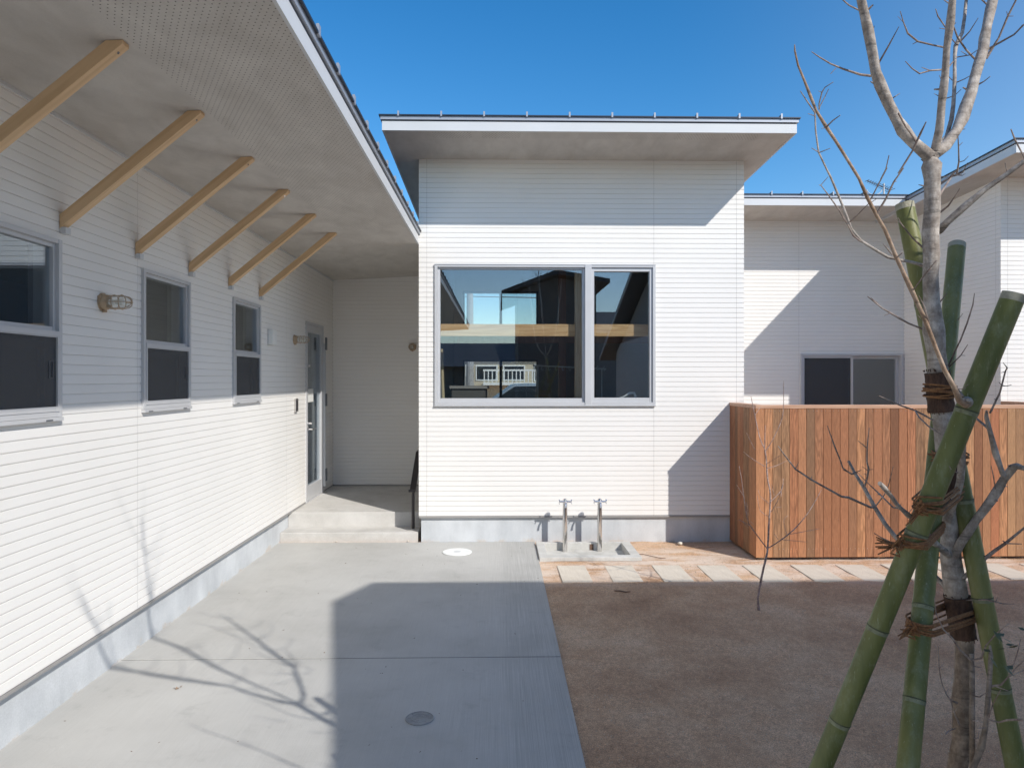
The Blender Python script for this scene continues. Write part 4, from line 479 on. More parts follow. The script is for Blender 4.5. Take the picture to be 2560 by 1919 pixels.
SAPLING={"trunk":[[[1.704,4.5,-0.01,0.009],[1.706,4.51,-0.005,0.0082],[1.705,4.52,0.066,0.0074],[1.734,4.53,0.204,0.007],[1.768,4.54,0.335,0.007],[1.781,4.55,0.386,0.0058],[1.796,4.56,0.586,0.0055],[1.807,4.57,0.731,0.0051],[1.793,4.58,0.841,0.0044],[1.785,4.59,0.987,0.0044],[1.78,4.6,1.038,0.004]]],"twigs":[[[1.741,4.5,1.048,0.0032],[1.728,4.537,1.103,0.0029],[1.724,4.575,1.173,0.0026],[1.719,4.613,1.26,0.0026],[1.707,4.65,1.385,0.0019]],[[1.677,4.5,1.266,0.0018],[1.752,4.6,1.316,0.0015]],[[1.742,4.5,1.055,0.0022],[1.782,4.6,1.112,0.0018],[1.824,4.7,1.187,0.0015]],[[1.743,4.5,1.026,0.0032],[1.754,4.5,1.041,0.0029],[1.802,4.5,1.12,0.0025],[1.86,4.5,1.265,0.0022],[1.867,4.5,1.469,0.0018],[1.867,4.5,1.49,0.0011]],[[1.759,4.5,0.395,0.004],[1.704,4.475,0.459,0.0036],[1.637,4.45,0.544,0.0032],[1.603,4.425,0.599,0.0028],[1.569,4.4,0.746,0.0028],[1.546,4.375,0.863,0.0024],[1.521,4.35,0.955,0.0017]],[[1.604,4.5,0.737,0.0022],[1.505,4.35,0.836,0.0017]],[[1.641,4.5,0.548,0.0025],[1.569,4.4,0.59,0.0021],[1.502,4.3,0.625,0.0014]],[[1.634,4.5,0.533,0.0018],[1.562,4.4,0.59,0.0014]],[[1.764,4.5,0.399,0.004],[1.839,4.52,0.434,0.0036],[1.95,4.54,0.509,0.0036],[2.048,4.56,0.607,0.0029],[2.117,4.58,0.699,0.0022],[2.163,4.6,0.762,0.0015]],[[1.911,4.5,0.489,0.0018],[2.125,4.55,0.513,0.0011]],[[1.86,4.5,0.453,0.0018],[1.999,4.45,0.449,0.0011]],[[1.889,4.5,0.482,0.0014],[1.888,4.55,0.566,0.0011],[1.939,4.6,0.592,0.0011]],[[1.831,4.5,0.453,0.0014],[1.842,4.6,0.474,0.0011]],[[1.78,4.5,0.7,0.0025],[1.894,4.6,0.763,0.0022],[1.947,4.7,0.823,0.0015]],[[1.783,4.5,0.634,0.0025],[1.811,4.45,0.723,0.0021],[1.819,4.4,0.831,0.0014]],[[1.82,4.5,0.663,0.0014],[1.856,4.5,0.668,0.0011]],[[1.761,4.5,0.921,0.0022],[1.846,4.575,0.926,0.0018],[1.949,4.65,0.95,0.0011]],[[1.743,4.5,0.932,0.0022],[1.651,4.45,0.981,0.0018],[1.567,4.4,1.037,0.0014]],[[1.75,4.5,0.946,0.0014],[1.804,4.4,1.015,0.0011]],[[1.677,4.5,1.041,0.0014],[1.605,4.45,1.154,0.0014]],[[1.776,4.5,0.685,0.0018],[1.714,4.5,0.736,0.0014],[1.699,4.5,0.78,0.0011]],[[1.771,4.5,0.605,0.0018],[1.723,4.525,0.637,0.0014],[1.711,4.55,0.735,0.0015]],[[1.805,4.5,0.743,0.0014],[1.791,4.5,0.794,0.0014],[1.787,4.5,0.816,0.0011]],[[1.641,4.5,0.577,0.0014],[1.633,4.4,0.576,0.0014]],[[1.634,4.5,0.613,0.0018],[1.605,4.45,0.709,0.0014]],[[1.851,4.5,0.736,0.0014],[1.894,4.6,0.778,0.0015]]]}
POLES=[[[0.2689, 1.3249, -0.1], [0.822, 1.09, 1.634]], [[0.3355, 0.7493, -0.1], [1.005, 1.5, 1.793]], [[1.0353, 1.1095, -0.1], [0.812, 1.37, 1.848]]]

class W:            # a wall plane: origin, direction, outward normal
    def __init__(s, O, U, Nn): s.O, s.U, s.N = Vector(O), Vector(U), Vector(Nn)
    def box(s, mb, u0, u1, d0, d1, z0, z1):
        mb.hexa([s.O+s.U*u+s.N*d+Vector((0, 0, z)) for z in (z0, z1) for d in (d0, d1) for u in (u0, u1)]); return mb
    def frame(s, mb, u0, u1, d0, d1, z0, z1, wd, wt=None, wb=None):
        wt = wt or wd; wb = wb or wd
        s.box(mb, u0, u0+wd, d0, d1, z0, z1); s.box(mb, u1-wd, u1, d0, d1, z0, z1)
        s.box(mb, u0+wd, u1-wd, d0, d1-.0015, z1-wt, z1); s.box(mb, u0+wd, u1-wd, d0, d1-.0015, z0, z0+wb); return mb
    def pt(s, u, d, z): return s.O+s.U*u+s.N*d+Vector((0, 0, z))

# ------------------------------------------------------------ the ground
def ground():
    from mathutils import noise as nz
    xs = [-400, -60, -12, -4, -1, .2] + [.3+.055*i for i in range(125)] + [7.6, 9, 14, 60, 400]
    ys = [-400, -60, -12, -4, -1, .2, .8] + [1.0+.05*i for i in range(110)] + [6.8, 9, 14, 60, 400]
    mb = MB()
    for y in ys:
        for x in xs:
            z = -.008
            if .36 < x < 1.18 and 5.77 < y < 6.3: z = -.11
            if .3 <= x <= 7.2 and 1 <= y <= 6.45: z += .006*nz.noise((x*1.6, y*1.6, 0))+.005*nz.noise((x*4.2, y*3.1, 5))-.004*max(0, nz.noise((x*5.5, y*5.5, 9))-.25)*4+.003*nz.noise((x*7, y*7, 3))
            mb.v.append((x, y, z))
    k = len(xs)
    mb.f = [(j*k+i, j*k+i+1, (j+1)*k+i+1, (j+1)*k+i) for j in range(len(ys)-1) for i in range(k-1)]
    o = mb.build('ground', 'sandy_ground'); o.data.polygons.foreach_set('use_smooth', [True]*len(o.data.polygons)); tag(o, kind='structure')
ground()
pv = MB().box(-2.05, .34, 3.759, 6.4175, -.12, 0).box(-2.05, .34, 1.9, 3.751, -.12, 0).box(-2.05, .15, -6, 1.8995, -.12, -.001)
tag(pv.build('pavement', 'pavement_concrete', bevel=.0015), kind='structure')
tag(MB().box(-2.05, .338, 3.7508, 3.7592, -.11, -.0025).build('pavement_joint', 'black_rubber'), kind='structure')
tag(MB().box(-80, 80, 14, 21, -.02, -.006).build('road', 'manhole_iron'), kind='structure')

# ------------------------------------------------------------ left wing
XL, YB, YW = -1.975, 8.35, 6.397
zL = lambda x, y: 2.685+(x-XL)*.0495
LW = thing('house_wing', (XL, 3.0, 0), 'white left wing with long perforated eave, wooden braces and three tall windows', 'house')
wl = W((XL, 0, 0), (0, 1, 0), (1, 0, 0))
win_l = [(2.05, 3.151, 1.345, 2.113, 1.70), (3.895, 4.462, 1.345, 2.105, 1.69), (5.212, 5.775, 1.345, 2.10, 1.69)]
door_h = (7.168, 7.862, .225, 2.095)
holes = [w_[:4] for w_ in win_l]+[door_h]
siding('siding_wall', LW, (XL, 0, 0), (0, 1, 0), (1, 0, 0), -4, YB, .24, 2.685, holes, (-1.5, 1.17, 3.845, 6.52))
sheet('wall_core', 'siding_backing', LW, (XL, 0, 0), (0, 1, 0), (1, 0, 0), -4, YB+.1, .225, 2.70, holes, -.13, -.0072)
box('foundation', 'foundation_concrete', LW, -2.2, -2.016, -4, 8.3, -.2, .2395)
siding('entry_wall', LW, (XL, YB, 0), (1, 0, 0), (0, -1, 0), 0.0, 1.26, .24, lambda u: 2.685+u*.0495, (), (1.21,))
MB().box(XL, -.7, YB+.0072, YB+.13, .2, 2.74).build('entry_wall_core', 'siding_backing', LW)
MB().box(XL-.012, XL-.0066+.009, -4, 7.16, .226, .2397).build('base_trim', 'siding_backing', LW)
MB().box(XL+.009, -.74, YB-.006, YB+.007, .226, .2397).build('base_trim', 'siding_backing', LW)
roof(LW, -5.2, -.728, -4.5, YB+.3, zL, ('X', [2.757+.34*k for k in range(-2, 11)]), 'soffit_perforated')
tb = MB(); tb.hexa([(x, y, zL(x, y)-d) for d in (.014, .0005) for y in (-4, YB-.001) for x in (XL+.0002, XL+.012)])
tb.build('eave_trim', 'fascia_white', LW)
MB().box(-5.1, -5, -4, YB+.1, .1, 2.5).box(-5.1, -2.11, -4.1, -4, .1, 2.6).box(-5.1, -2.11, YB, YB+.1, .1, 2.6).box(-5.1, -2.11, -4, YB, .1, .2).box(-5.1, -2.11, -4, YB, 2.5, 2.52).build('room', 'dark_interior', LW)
box('shelf', 'beam_wood', LW, -2.42, -2.38, 1.6, 2.98, 1.69, 1.775)
box('shelf', 'post_red', LW, -2.9, -2.8, 1.2, 2.3, .2, 2.5)
box('door_post', 'pale_wood', LW, -2.45, -2.37, 7.70, 7.79, .2, 1.45)

def hung_window(parent, Wp, u0, u1, z0, z1, zm, name='window'):
    fr = Wp.frame(MB(), u0-.012, u1+.012, -.10, .016, z0-.012, z1+.012, .024, .020, .024).build(name, 'aluminium', parent, bevel=.0015)
    s = MB(); Wp.box(s, u0-.013, u1+.013, -.02, .022, z0-.030, z0-.013); s.build('sill', 'aluminium', fr, bevel=.002)
    s = MB(); Wp.frame(s, u0+.0125, u1-.0125, -.05, .000, zm+.015, z1-.0085, .018); s.build('upper_sash', 'aluminium', fr)
    s = MB(); Wp.box(s, u0+.013, u1-.013, -.035, .020, zm-.010, zm+.0145); s.build('meeting_rail', 'aluminium', fr, bevel=.0015)
    s = MB(); Wp.box(s, u0+.031, u1-.031, -.020, -.015, zm+.033, z1-.027); s.build('pane', 'window_glass', fr)
    s = MB(); Wp.frame(s, u0+.0125, u1-.0125, .003, .0185, z0+.0125, zm-.0105, .012, .004, .022); s.build('screen_frame', 'aluminium', fr)
    s = MB(); Wp.box(s, u0+.0247, u1-.0247, .0085, .0095, z0+.0347, zm-.0148); s.build('insect_screen', 'insect_screen', fr)
    s = MB(); Wp.frame(s, u0+.019, u1-.019, -.075, -.045, z0+.0185, zm-.03, .030); s.build('lower_sash', 'aluminium_dark', fr)
    s = MB(); Wp.box(s, u0+.045, u1-.045, -.062, -.058, z0+.046, zm-.058); s.build('lower_pane', 'frosted_glass', fr)
    s = MB(); a = u1-.075; Wp.frame(s, a, a+.026, .0100, .0135, z0+.16, z0+.235, .0025); s.build('pull', 'aluminium_dark', fr)
    s = MB()
    for uu in (u0+.03, u1-.11): Wp.box(s, uu, uu+.045, .0222, .0235, z0-.027, z0-.021)
    s.build_split('drain_slot', 'aluminium_dark', fr)
    return fr
for (a, b, c, d, zm) in win_l: hung_window(LW, wl, a, b, c, d, zm)
# glazed entrance door
dr = wl.frame(MB(), 7.162, 7.868, -.11, .010, .226, 2.10, .030, .028, .012).build('door', 'aluminium', LW, bevel=.0015)
s = MB(); wl.frame(s, 7.194, 7.836, -.045, .004, .240, 2.070, .045, .075, .150); s.build('door_leaf', 'aluminium', dr, bevel=.0015)
s = MB(); wl.box(s, 7.2392, 7.7908, -.024, -.018, .3902, 1.9948); s.build('pane', 'window_glass', dr)
s = MB(); wl.box(s, 7.32, 7.53, -.0176, -.0168, 1.26, 1.40); s.build('notice', 'white_plastic', dr)
s = MB(); wl.box(s, 7.842, 7.866, .0105, .036, .30, 1.90); s.build('door_stop', 'aluminium', dr)
for z in (.36, 1.20, 1.83):
    s = MB(); wl.box(s, 7.825, 7.872, .0365, .050, z, z+.14); s.build('hinge', 'aluminium_dark', dr, bevel=.002)
s = MB().tube([wl.pt(7.225, .004, .985), wl.pt(7.225, .055, .985), wl.pt(7.235, .062, .985), wl.pt(7.335, .062, .985)], .009, 10); s.tube([wl.pt(7.225, .004, .985), wl.pt(7.225, .012, .985)], .024, 16); s.build('handle', 'chrome', dr, True)
s = MB().tube([wl.pt(7.225, .004, 1.045), wl.pt(7.225, .05, 1.045)], .013, 14); s.build('lock', 'chrome', dr, True)
s = MB().tube([wl.pt(7.225, .004, 1.64), wl.pt(7.225, .03, 1.64)], .014, 14); s.build('deadbolt', 'chrome', dr, True)
# diagonal timber braces under the eave
for i, y in enumerate((2.533, 3.185, 3.837, 4.489, 5.141, 5.793)):
    m = .0225; x0, x1 = XL+.002, -1.343; sl = .827; z0 = 2.180
    zt = lambda x: zL(x, 0)-.0008
    xe = x1
    low = lambda x: z0+(x-x0)*sl
    up = lambda x: z0+.0615+(x-x0)*sl
    xu = x0+(zt(-1.4)-z0-.0615)/sl
    poly = [(x0, z0), (xe, low(xe)), (xe+.0, zt(xe)), (xu, zt(xu)), (x0, z0+.0615)]
    b_ = MB().prism(poly, 'Y', y-m, y+m).build('brace', 'brace_wood', LW, bevel=.002)
    MB().box(XL+.001, XL+.028, y-.019, y+.019, z0-.022, z0+.006).build('bracket', 'fascia_white', b_)
    MB().tube([(-1.372, y, low(-1.372)+.002), (-1.3695, y, low(-1.3695)-.0015)], .006, 12).build('screw', 'chrome', b_)

# ------------------------------------------------------------ entrance steps and rail
st = thing('entrance_steps', (-1.4, 6.45, 0), 'two grey concrete entrance steps rising to the glazed door', 'steps')
MB().box(-2.015, -.742, 6.452, 6.7, -.1, .085).build('lower_step', 'step_concrete', st, bevel=.006)
MB().box(-2.015, -.7285, 6.7005, 8.35, -.1, .2255).build('landing', 'step_concrete', st, bevel=.006)
hr = thing('handrail', (-.8, 6.6, .085), 'short dark metal handrail beside the entrance steps against the central block', 'handrail')
MB().prism([(6.56, .462), (6.575, .445), (7.06, .745), (7.42, .745), (7.42, .77), (7.05, .77)], 'X', -.832, -.776).build('rail', 'dark_metal', hr, bevel=.004)
MB().tube([(-.805, 6.60, .085), (-.805, 6.60, .46)], .015, 12).build('post', 'dark_metal', hr, True)
MB().tube([(-.786, 7.30, .226), (-.786, 7.30, .745)], .015, 12).build('post', 'dark_metal', hr, True)
MB().tube([(-.845, 6.575, .447), (-.78, 6.575, .447)], .012, 10).build('end_cap', 'dark_metal', hr, True)

# ------------------------------------------------------------ central block
zC = lambda x, y: 3.556-.05*(y-5.741)
CB = thing('house_block', (.78, YW, 0), 'tall white central block with a two-pane window and flat overhanging roof', 'house')
wc = W((0, YW, 0), (1, 0, 0), (0, -1, 0))
X0, X1 = -.728, 2.283
fw = (-.57, 1.444, 1.275, 2.54)
ztop = zC(0, YW)
siding('siding_wall', CB, (0, YW, 0), (1, 0, 0), (0, -1, 0), X0, X1, .24, ztop, [fw], (-.655, 1.4425, 2.213))
sheet('wall_core', 'siding_backing', CB, (0, YW, 0), (1, 0, 0), (0, -1, 0), X0+.0072, X1-.0072, .236, ztop+.01, [fw], -.12, -.0072)
siding('side_wall', CB, (X0, YW, 0), (0, 1, 0), (-1, 0, 0), 0, 5.4, .24, lambda u: zC(0, YW+u), [], (.07,))
siding('side_wall', CB, (X1, YW, 0), (0, 1, 0), (1, 0, 0), 0, 5.4, .24, lambda u: zC(0, YW+u), [], (.07,))
MB().box(X0+.0072, X0+.12, YW+.13, 11.8, .236, 3.26).box(X1-.12, X1-.0072, YW+.13, 11.8, .236, 3.26).build_split('side_core', 'siding_backing', CB)
MB().box(X0+.02, X1-.02, YW+.022, 11.8, -.2, .2395).build('foundation', 'foundation_concrete', CB)
MB().box(X0+.003, X1-.003, YW-.007, YW+.0215, .2265, .2397).build('base_trim', 'siding_backing', CB)
roof(CB, -.956, 2.493, 5.741, 12.2, zC, ('Y', [-.82+.353*k for k in range(10)]), 'soffit_block')
bw = [(-.473, .03, 2.18, 2.705), (.048, .542, 2.18, 2.705), (-.473, .03, .9, 1.757), (.048, .542, .9, 1.757)]
sheet('rear_wall', 'plaster', CB, (0, 9.6, 0), (1, 0, 0), (0, 1, 0), X0+.12, X1-.12, .2, 3.45, bw, 0, .12)
MB().box(X0+.12, X1-.12, YW+.13, 9.6, .2, .26).build('floor', 'room_floor', CB)
MB().box(X0+.12, X1-.12, YW+.13, 9.6, 2.95, 2.97).build('ceiling', 'plaster', CB)
r2 = W((0, 9.6, 0), (1, 0, 0), (0, 1, 0))
for a in bw:
    s = MB(); r2.frame(s, a[0]-.01, a[1]+.01, -.01, .1, a[2]-.01, a[3]+.01, .02); rf = s.build('rear_window', 'screen_frame', CB)
    s = MB(); r2.box(s, a[0], a[1], .05, .055, a[2], a[3]); s.build('pane', 'window_glass', rf)
def front_window():
    u0, u1, z0, z1 = fw; um = .832
    fr = wc.frame(MB(), u0-.012, u1+.012, -.11, .018, z0-.012, z1+.012, .026, .020, .026).build('window', 'aluminium', CB, bevel=.0015)
    s = MB(); wc.box(s, um-.030, um+.030, -.09, .0225, z0-.014, z1+.0125); s.build('mullion', 'aluminium', fr, bevel=.002)
    s = MB(); wc.frame(s, u0+.0145, um-.0305, -.07, -.006, z0+.0145, z1-.0085, .022, .018, .036); s.build('left_sash', 'aluminium', fr, bevel=.0015)
    s = MB(); wc.frame(s, um+.0305, u1-.0145, -.07, .002, z0+.0145, z1-.0085, .026, .034, .040); s.build('right_sash', 'aluminium', fr, bevel=.0015)
    s = MB(); wc.box(s, u0+.037, um-.053, -.034, -.028, z0+.051, z1-.027); s.build('pane', 'window_glass', fr)
    s = MB(); wc.box(s, um+.057, u1-.041, -.034, -.028, z0+.055, z1-.043); s.build('pane', 'window_glass', fr)
    s = MB(); wc.box(s, u0-.014, u1+.014, -.01, .026, z0-.022, z0-.0125); s.build('sill', 'aluminium', fr, bevel=.002)
    s = MB(); wc.box(s, u0-.012, u1+.012, -.01, .0215, z1+.0125, z1+.020); s.build('head_trim', 'aluminium', fr)
front_window()
MB().box(-.605, .728, 6.535, 6.60, 1.907, 2.020).box(.815, 2.16, 6.535, 6.60, 1.907, 2.020).build_split('inner_beam', 'beam_wood', CB, bevel=.002)
MB().box(.730, .8135, 6.53, 6.62, .26, 2.95).build('inner_post', 'post_wood', CB, bevel=.002)
MB().box(1.425, 1.44, 6.51, 6.56, 1.27, 2.55).build('window_trim', 'post_wood', CB)
MB().box(.745, .835, 8.5, 8.6, .26, 2.95).box(-.5, .744, 8.52, 8.58, 1.945, 2.03).box(.836, 2.1, 8.52, 8.58, 1.945, 2.03).build_split('rear_post', 'post_red', CB)
# things kept inside the room
MB().hexa([(-.60, 6.72, 1.2), (-.565, 6.72, 1.2), (-.60, 6.86, 1.2), (-.565, 6.86, 1.2), (-.60, 6.72, 2.0), (-.585, 6.72, 2.0), (-.60, 6.86, 2.0), (-.585, 6.86, 2.0)])
pl = MB()
pl.prism([(-.575, .26), (-.535, .26), (-.585, 1.93), (-.603, 1.93)], 'Y', 6.8, 6.83)
pl.prism([(-.515, .26), (-.49, .26), (-.545, 1.8), (-.566, 1.8)], 'Y', 6.86, 6.89)
tag(pl.build('plank', 'pale_wood'), 'two pale planks leaning inside the central window at its left edge', 'plank')
cr = thing('storage_crate', (-.2, 7.6, .26), 'grey storage crate standing inside the central window, lower left', 'crate')
MB().box(-.50, -.12, 7.45, 7.8, .26, 1.40).build('body', 'house_dark', cr, bevel=.01)
MB().box(-.52, -.10, 7.43, 7.82, 1.40, 1.43).build('lid', 'house_grey', cr, bevel=.004)
hk = thing('clothes_rack', (.9, 8.0, .26), 'pale clothes rail with hanging hooks seen inside the central window', 'clothes rack')
MB().tube([(.40, 8.0, 1.66), (1.25, 8.0, 1.62)], .008, 8).build('rail', 'white_plastic', hk)
s = MB()
for k in range(11):
    x = .43+.08*k; s.tube([(x, 8, 1.655), (x-.012, 8, 1.62), (x, 8, 1.60), (x+.015, 8.0, 1.62)], .004, 5)
s.build_split('hook', 'white_plastic', hk)
MB().tube([(.46, 8, .26), (.46, 8, 1.655)], .008, 6).tube([(1.2, 8, .26), (1.2, 8, 1.62)], .008, 6).build_split('leg', 'white_plastic', hk)
s = MB().tube([(1.14, 6.62, 1.315), (1.20, 6.60, 1.335), (1.26, 6.60, 1.37), (1.30, 6.60, 1.37), (1.315, 6.60, 1.33)], [.004, .008, .012, .012, .014], 8)
tag(s.build('desk_clamp', 'white_plastic', None, True), 'small white clip lying on the sill behind the right pane', 'clip')

# ------------------------------------------------------------ rear wing and right wing
zB = lambda x, y: 3.452-.048*(y-7.71)
BW = thing('rear_wing', (3.6, 8.36, 0), 'low white rear wing with a sliding window behind the cedar fence', 'house')
wb = W((0, 8.36, 0), (1, 0, 0), (0, -1, 0))
hb = (3.68, 4.915, .45, 1.80)
siding('siding_wall', BW, (0, 8.36, 0), (1, 0, 0), (0, -1, 0), X1, 4.947, .24, zB(0, 8.36), [hb], (2.33, 3.655))
sheet('wall_core', 'siding_backing', BW, (0, 8.36, 0), (1, 0, 0), (0, -1, 0), X1, 4.94, .2, zB(0, 8.36)+.01, [hb], -.12, -.0072)
roof(BW, X1+.005, 4.575, 7.71, 12.2, zB, ('Y', [2.71+.347*k for k in range(5)]))
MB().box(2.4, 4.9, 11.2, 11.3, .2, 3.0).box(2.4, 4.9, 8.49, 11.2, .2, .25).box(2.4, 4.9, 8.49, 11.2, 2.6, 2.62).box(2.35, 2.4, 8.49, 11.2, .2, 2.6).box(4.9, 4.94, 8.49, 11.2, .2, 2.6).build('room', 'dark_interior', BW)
fr = wb.frame(MB(), 3.668, 4.927, -.10, .018, .44, 1.812, .026).build('window', 'aluminium', BW, bevel=.0015)
s = MB(); wb.frame(s, 3.695, 4.32, -.03, .004, .47, 1.785, .026); s.build('screen_frame', 'aluminium', fr)
s = MB(); wb.box(s, 3.721, 4.294, -.014, -.0125, .496, 1.759); s.build('insect_screen', 'insect_screen', fr)
s = MB(); wb.frame(s, 4.29, 4.90, -.075, -.035, .47, 1.785, .034); s.build('sash', 'aluminium', fr)
s = MB(); wb.box(s, 4.324, 4.866, -.058, -.053, .504, 1.751).box if False else wb.box(s, 4.324, 4.866, -.058, -.053, .504, 1.751); s.build('pane', 'window_glass', fr)

zR = lambda x, y: 3.517-.05*(y-6.07)
RW = thing('right_wing', (6.5, 6.733, 0), 'white right wing with its roof edge rising towards the viewer', 'house')
XR, YR = 4.947, 6.733
siding('side_wall', RW, (XR, YR, 0), (0, 1, 0), (-1, 0, 0), 0, 1.627, .24, lambda u: zR(0, YR+u), [], (.07,))
siding('siding_wall', RW, (0, YR, 0), (1, 0, 0), (0, -1, 0), XR, 9.8, .24, zR(0, YR), [], (XR+.07, 7.7))
MB().box(XR+.0072, XR+.12, YR+.0072, 12, .2, 3.2).box(XR+.12, 9.8, YR+.0072, YR+.12, .2, zR(0, YR)).build('wall_core', 'siding_backing', RW)
roof(RW, 4.60, 10.2, 6.07, 12.3, zR, ('Y', [4.75+.35*k for k in range(15)]))
MB().box(XR+.02, 9.8, YR+.02, 12, -.2, .2395).build('foundation', 'foundation_concrete', RW)

# ------------------------------------------------------------ wing behind the photographer, right (casts the big shadow)
YPk, ZPk = .329, 4.238
zK = lambda y: ZPk-(y-YPk)*.323 if y > YPk else ZPk-(YPk-y)*.363
KW = thing('gabled_wing', (5.5, -2, 0), 'white gabled wing standing behind and to the right of the viewpoint', 'house')
rb = MB()
for a, b in ((YPk, .978), (-5.5, YPk)):
    for x0, x1 in ((2.7, 10.5),):
        rb.hexa([(x, y, zK(y+(1e-6 if y == YPk and a == YPk else 0))+o) for o in (-.12, 0) for y in (a, b) for x in (x0, x1)])
rb.build('roof', 'roof_metal', KW)
siding('siding_wall', KW, (0, .35, 0), (1, 0, 0), (0, 1, 0), 3.05, 10,   .24, 4.1)
siding('gable_wall', KW, (3.05, 0, 0), (0, 1, 0), (-1, 0, 0), -5, .34, .24, 2.4)
MB().prism([(-5, 0), (.335, 0), (.335, 4.10), (-5, 2.16)], 'X', 3.06, 3.2).box(3.2, 10, .2, .34, 0, 4.1).build('wall_core', 'siding_backing', KW)
fb = MB().hexa([(x, y, zK(y)+o) for o in (-.122, -.02) for y in (-5.5, YPk) for x in (2.68, 2.6995)]); fb.build('fascia', 'fascia_white', KW)

# neighbours seen only as reflections in the glass
def simple_house(loc, sx, sy, h, rh, wall, roofm, label, name='house', wins=()):
    t = thing(name, loc, label, 'house'); x, y, _ = loc
    MB().box(x-sx, x+sx, y-sy, y+sy, 0, h).build('wall', wall, t)
    MB().prism([(y-sy-.5, h), (y+sy+.5, h), (y, h+rh)], 'X', x-sx-.4, x+sx+.4).build('roof', roofm, t)
    s = MB()
    for (wx, wz, ww, wh) in wins:
        f = MB().box(x+wx-ww/2-.08, x+wx+ww/2+.08, y-sy-.06, y-sy+.02, wz-wh/2-.08, wz+wh/2+.08).build('window', 'white_plastic', t)
        MB().box(x+wx-ww/2, x+wx+ww/2, y-sy-.075, y-sy-.061, wz-wh/2, wz+wh/2).build('pane', 'dark_glass', f)
    return t
simple_house((-1.6, -18, 0), 4.0, 3.5, 2.0, 1.1, 'house_dark', 'tile_dark', 'dark tiled house behind the viewpoint, mirrored in the window glass')
nh = thing('house', (1.7, -9.5, 0), 'taller dark house behind the viewpoint, mirrored in the window glass', 'house')
MB().prism([(.6, 0), (2.9, 0), (2.9, 4.3), (1.7, 4.5), (.6, 4.1)], 'Y', -11.5, -7.6).build('wall', 'house_dark', nh)
simple_house((6.0, -19, 0), 4.2, 3.0, 3.4, 1.2, 'house_grey', 'tile_dark', 'low grey house added farther behind the viewpoint to darken the right pane reflection')  # added to cover the bright horizon gap mirrored in the right pane
MB().prism([(.1, 3.95), (.1, 4.07), (1.7, 4.68), (3.25, 4.42), (3.25, 4.30), (1.7, 4.55)], 'Y', -12, -7.2).build('roof', 'tile_dark', nh)
# neighbours seen through the rear windows of the central block
h1 = simple_house((1.9, 46, 0), 3.6, 3, 2.9, .9, 'house_cream', 'tile_brown', 'cream house with a balcony seen through the central window', wins=((-2.6, 1.9, 1.2, .8), (-.9, 1.9, 1.2, .8), (1.2, 1.9, 1.6, .9)))
s = MB().box(-.9, 3.6, 41.6, 43, 1.15, 1.3)
for k in range(19): s.box(-.85+k*.24, -.79+k*.24, 41.6, 41.65, 1.3, 2.0)
s.box(-.9, 3.6, 41.6, 41.66, 2.0, 2.1); s.build('balcony', 'white_plastic', h1)
simple_house((-4.5, 58, 0), 4.0, 3, 3.1, 1.0, 'house_grey', 'tile_dark', 'grey house seen far behind through the left rear pane', wins=((.6, 2.2, 1.2, .8), (2.6, 2.2, 1.2, .8)))
up = thing('utility_pole', (-1.05, 26, 0), 'pale utility pole seen through the central window', 'pole')
MB().tube([(-1.05, 26, 0), (-1.05, 26, 7.2)], [.16, .10], 12).build('pole', 'house_grey', up)
MB().box(-1.7, -.4, 25.95, 26.05, 6.2, 6.3).build('crossarm', 'house_grey', up)
s = MB()
for z, zz in ((6.35, 5.9), (4.6, 4.35)): s.tube([(-30, 26, z), (-15, 26, zz), (-1.05, 26, z), (14, 26, zz), (30, 26, z)], .018, 5)
tag(s.build('power_line', 'house_dark'), 'two thin dark overhead wires seen through the rear windows', 'wire')
def car(x, y, mat, label, rot=0):
    t = thing('parked_car', (0, 0, 0), label, 'car', 'cars parked beyond the building')
    L_, Wd = 2.0, .82
    prof = [(-L_, .35), (-L_, .75), (-L_*.62, .92), (-L_*.3, 1.38), (L_*.5, 1.42), (L_*.86, .98), (L_, .9), (L_, .35)]
    MB().prism(prof, 'Y', -Wd, Wd).build('body', mat, t, bevel=.06)
    g = [(-L_*.56, .95), (-L_*.27, 1.33), (L_*.47, 1.36), (L_*.76, .99)]
    MB().prism(g, 'Y', -Wd-.012, Wd+.012).build('side_window', 'dark_glass', t)
    for sx in (-1.25, 1.25):
        for sy in (-.80, .80):
            w_ = MB().tube([(sx, sy-.1, .31), (sx, sy+.1, .31)], .31, 20).build('wheel', 'black_rubber', t)
            MB().tube([(sx, sy-.115, .31), (sx, sy+.115, .31)], .18, 14).build('rim', 'aluminium', w_)
    for sy in (-.6, .6): MB().box(-2.03, -1.97, sy-.14, sy+.14, .66, .78).build('headlight', 'white_plastic', t)
    t.location = (x, y, 0); t.rotation_euler.z = rot
car(.95, 17.6, 'car_silver', 'silver car parked beyond, seen through the central window')
car(3.0, 15.6, 'car_blue', 'light blue car parked beyond, partly seen through the central window')

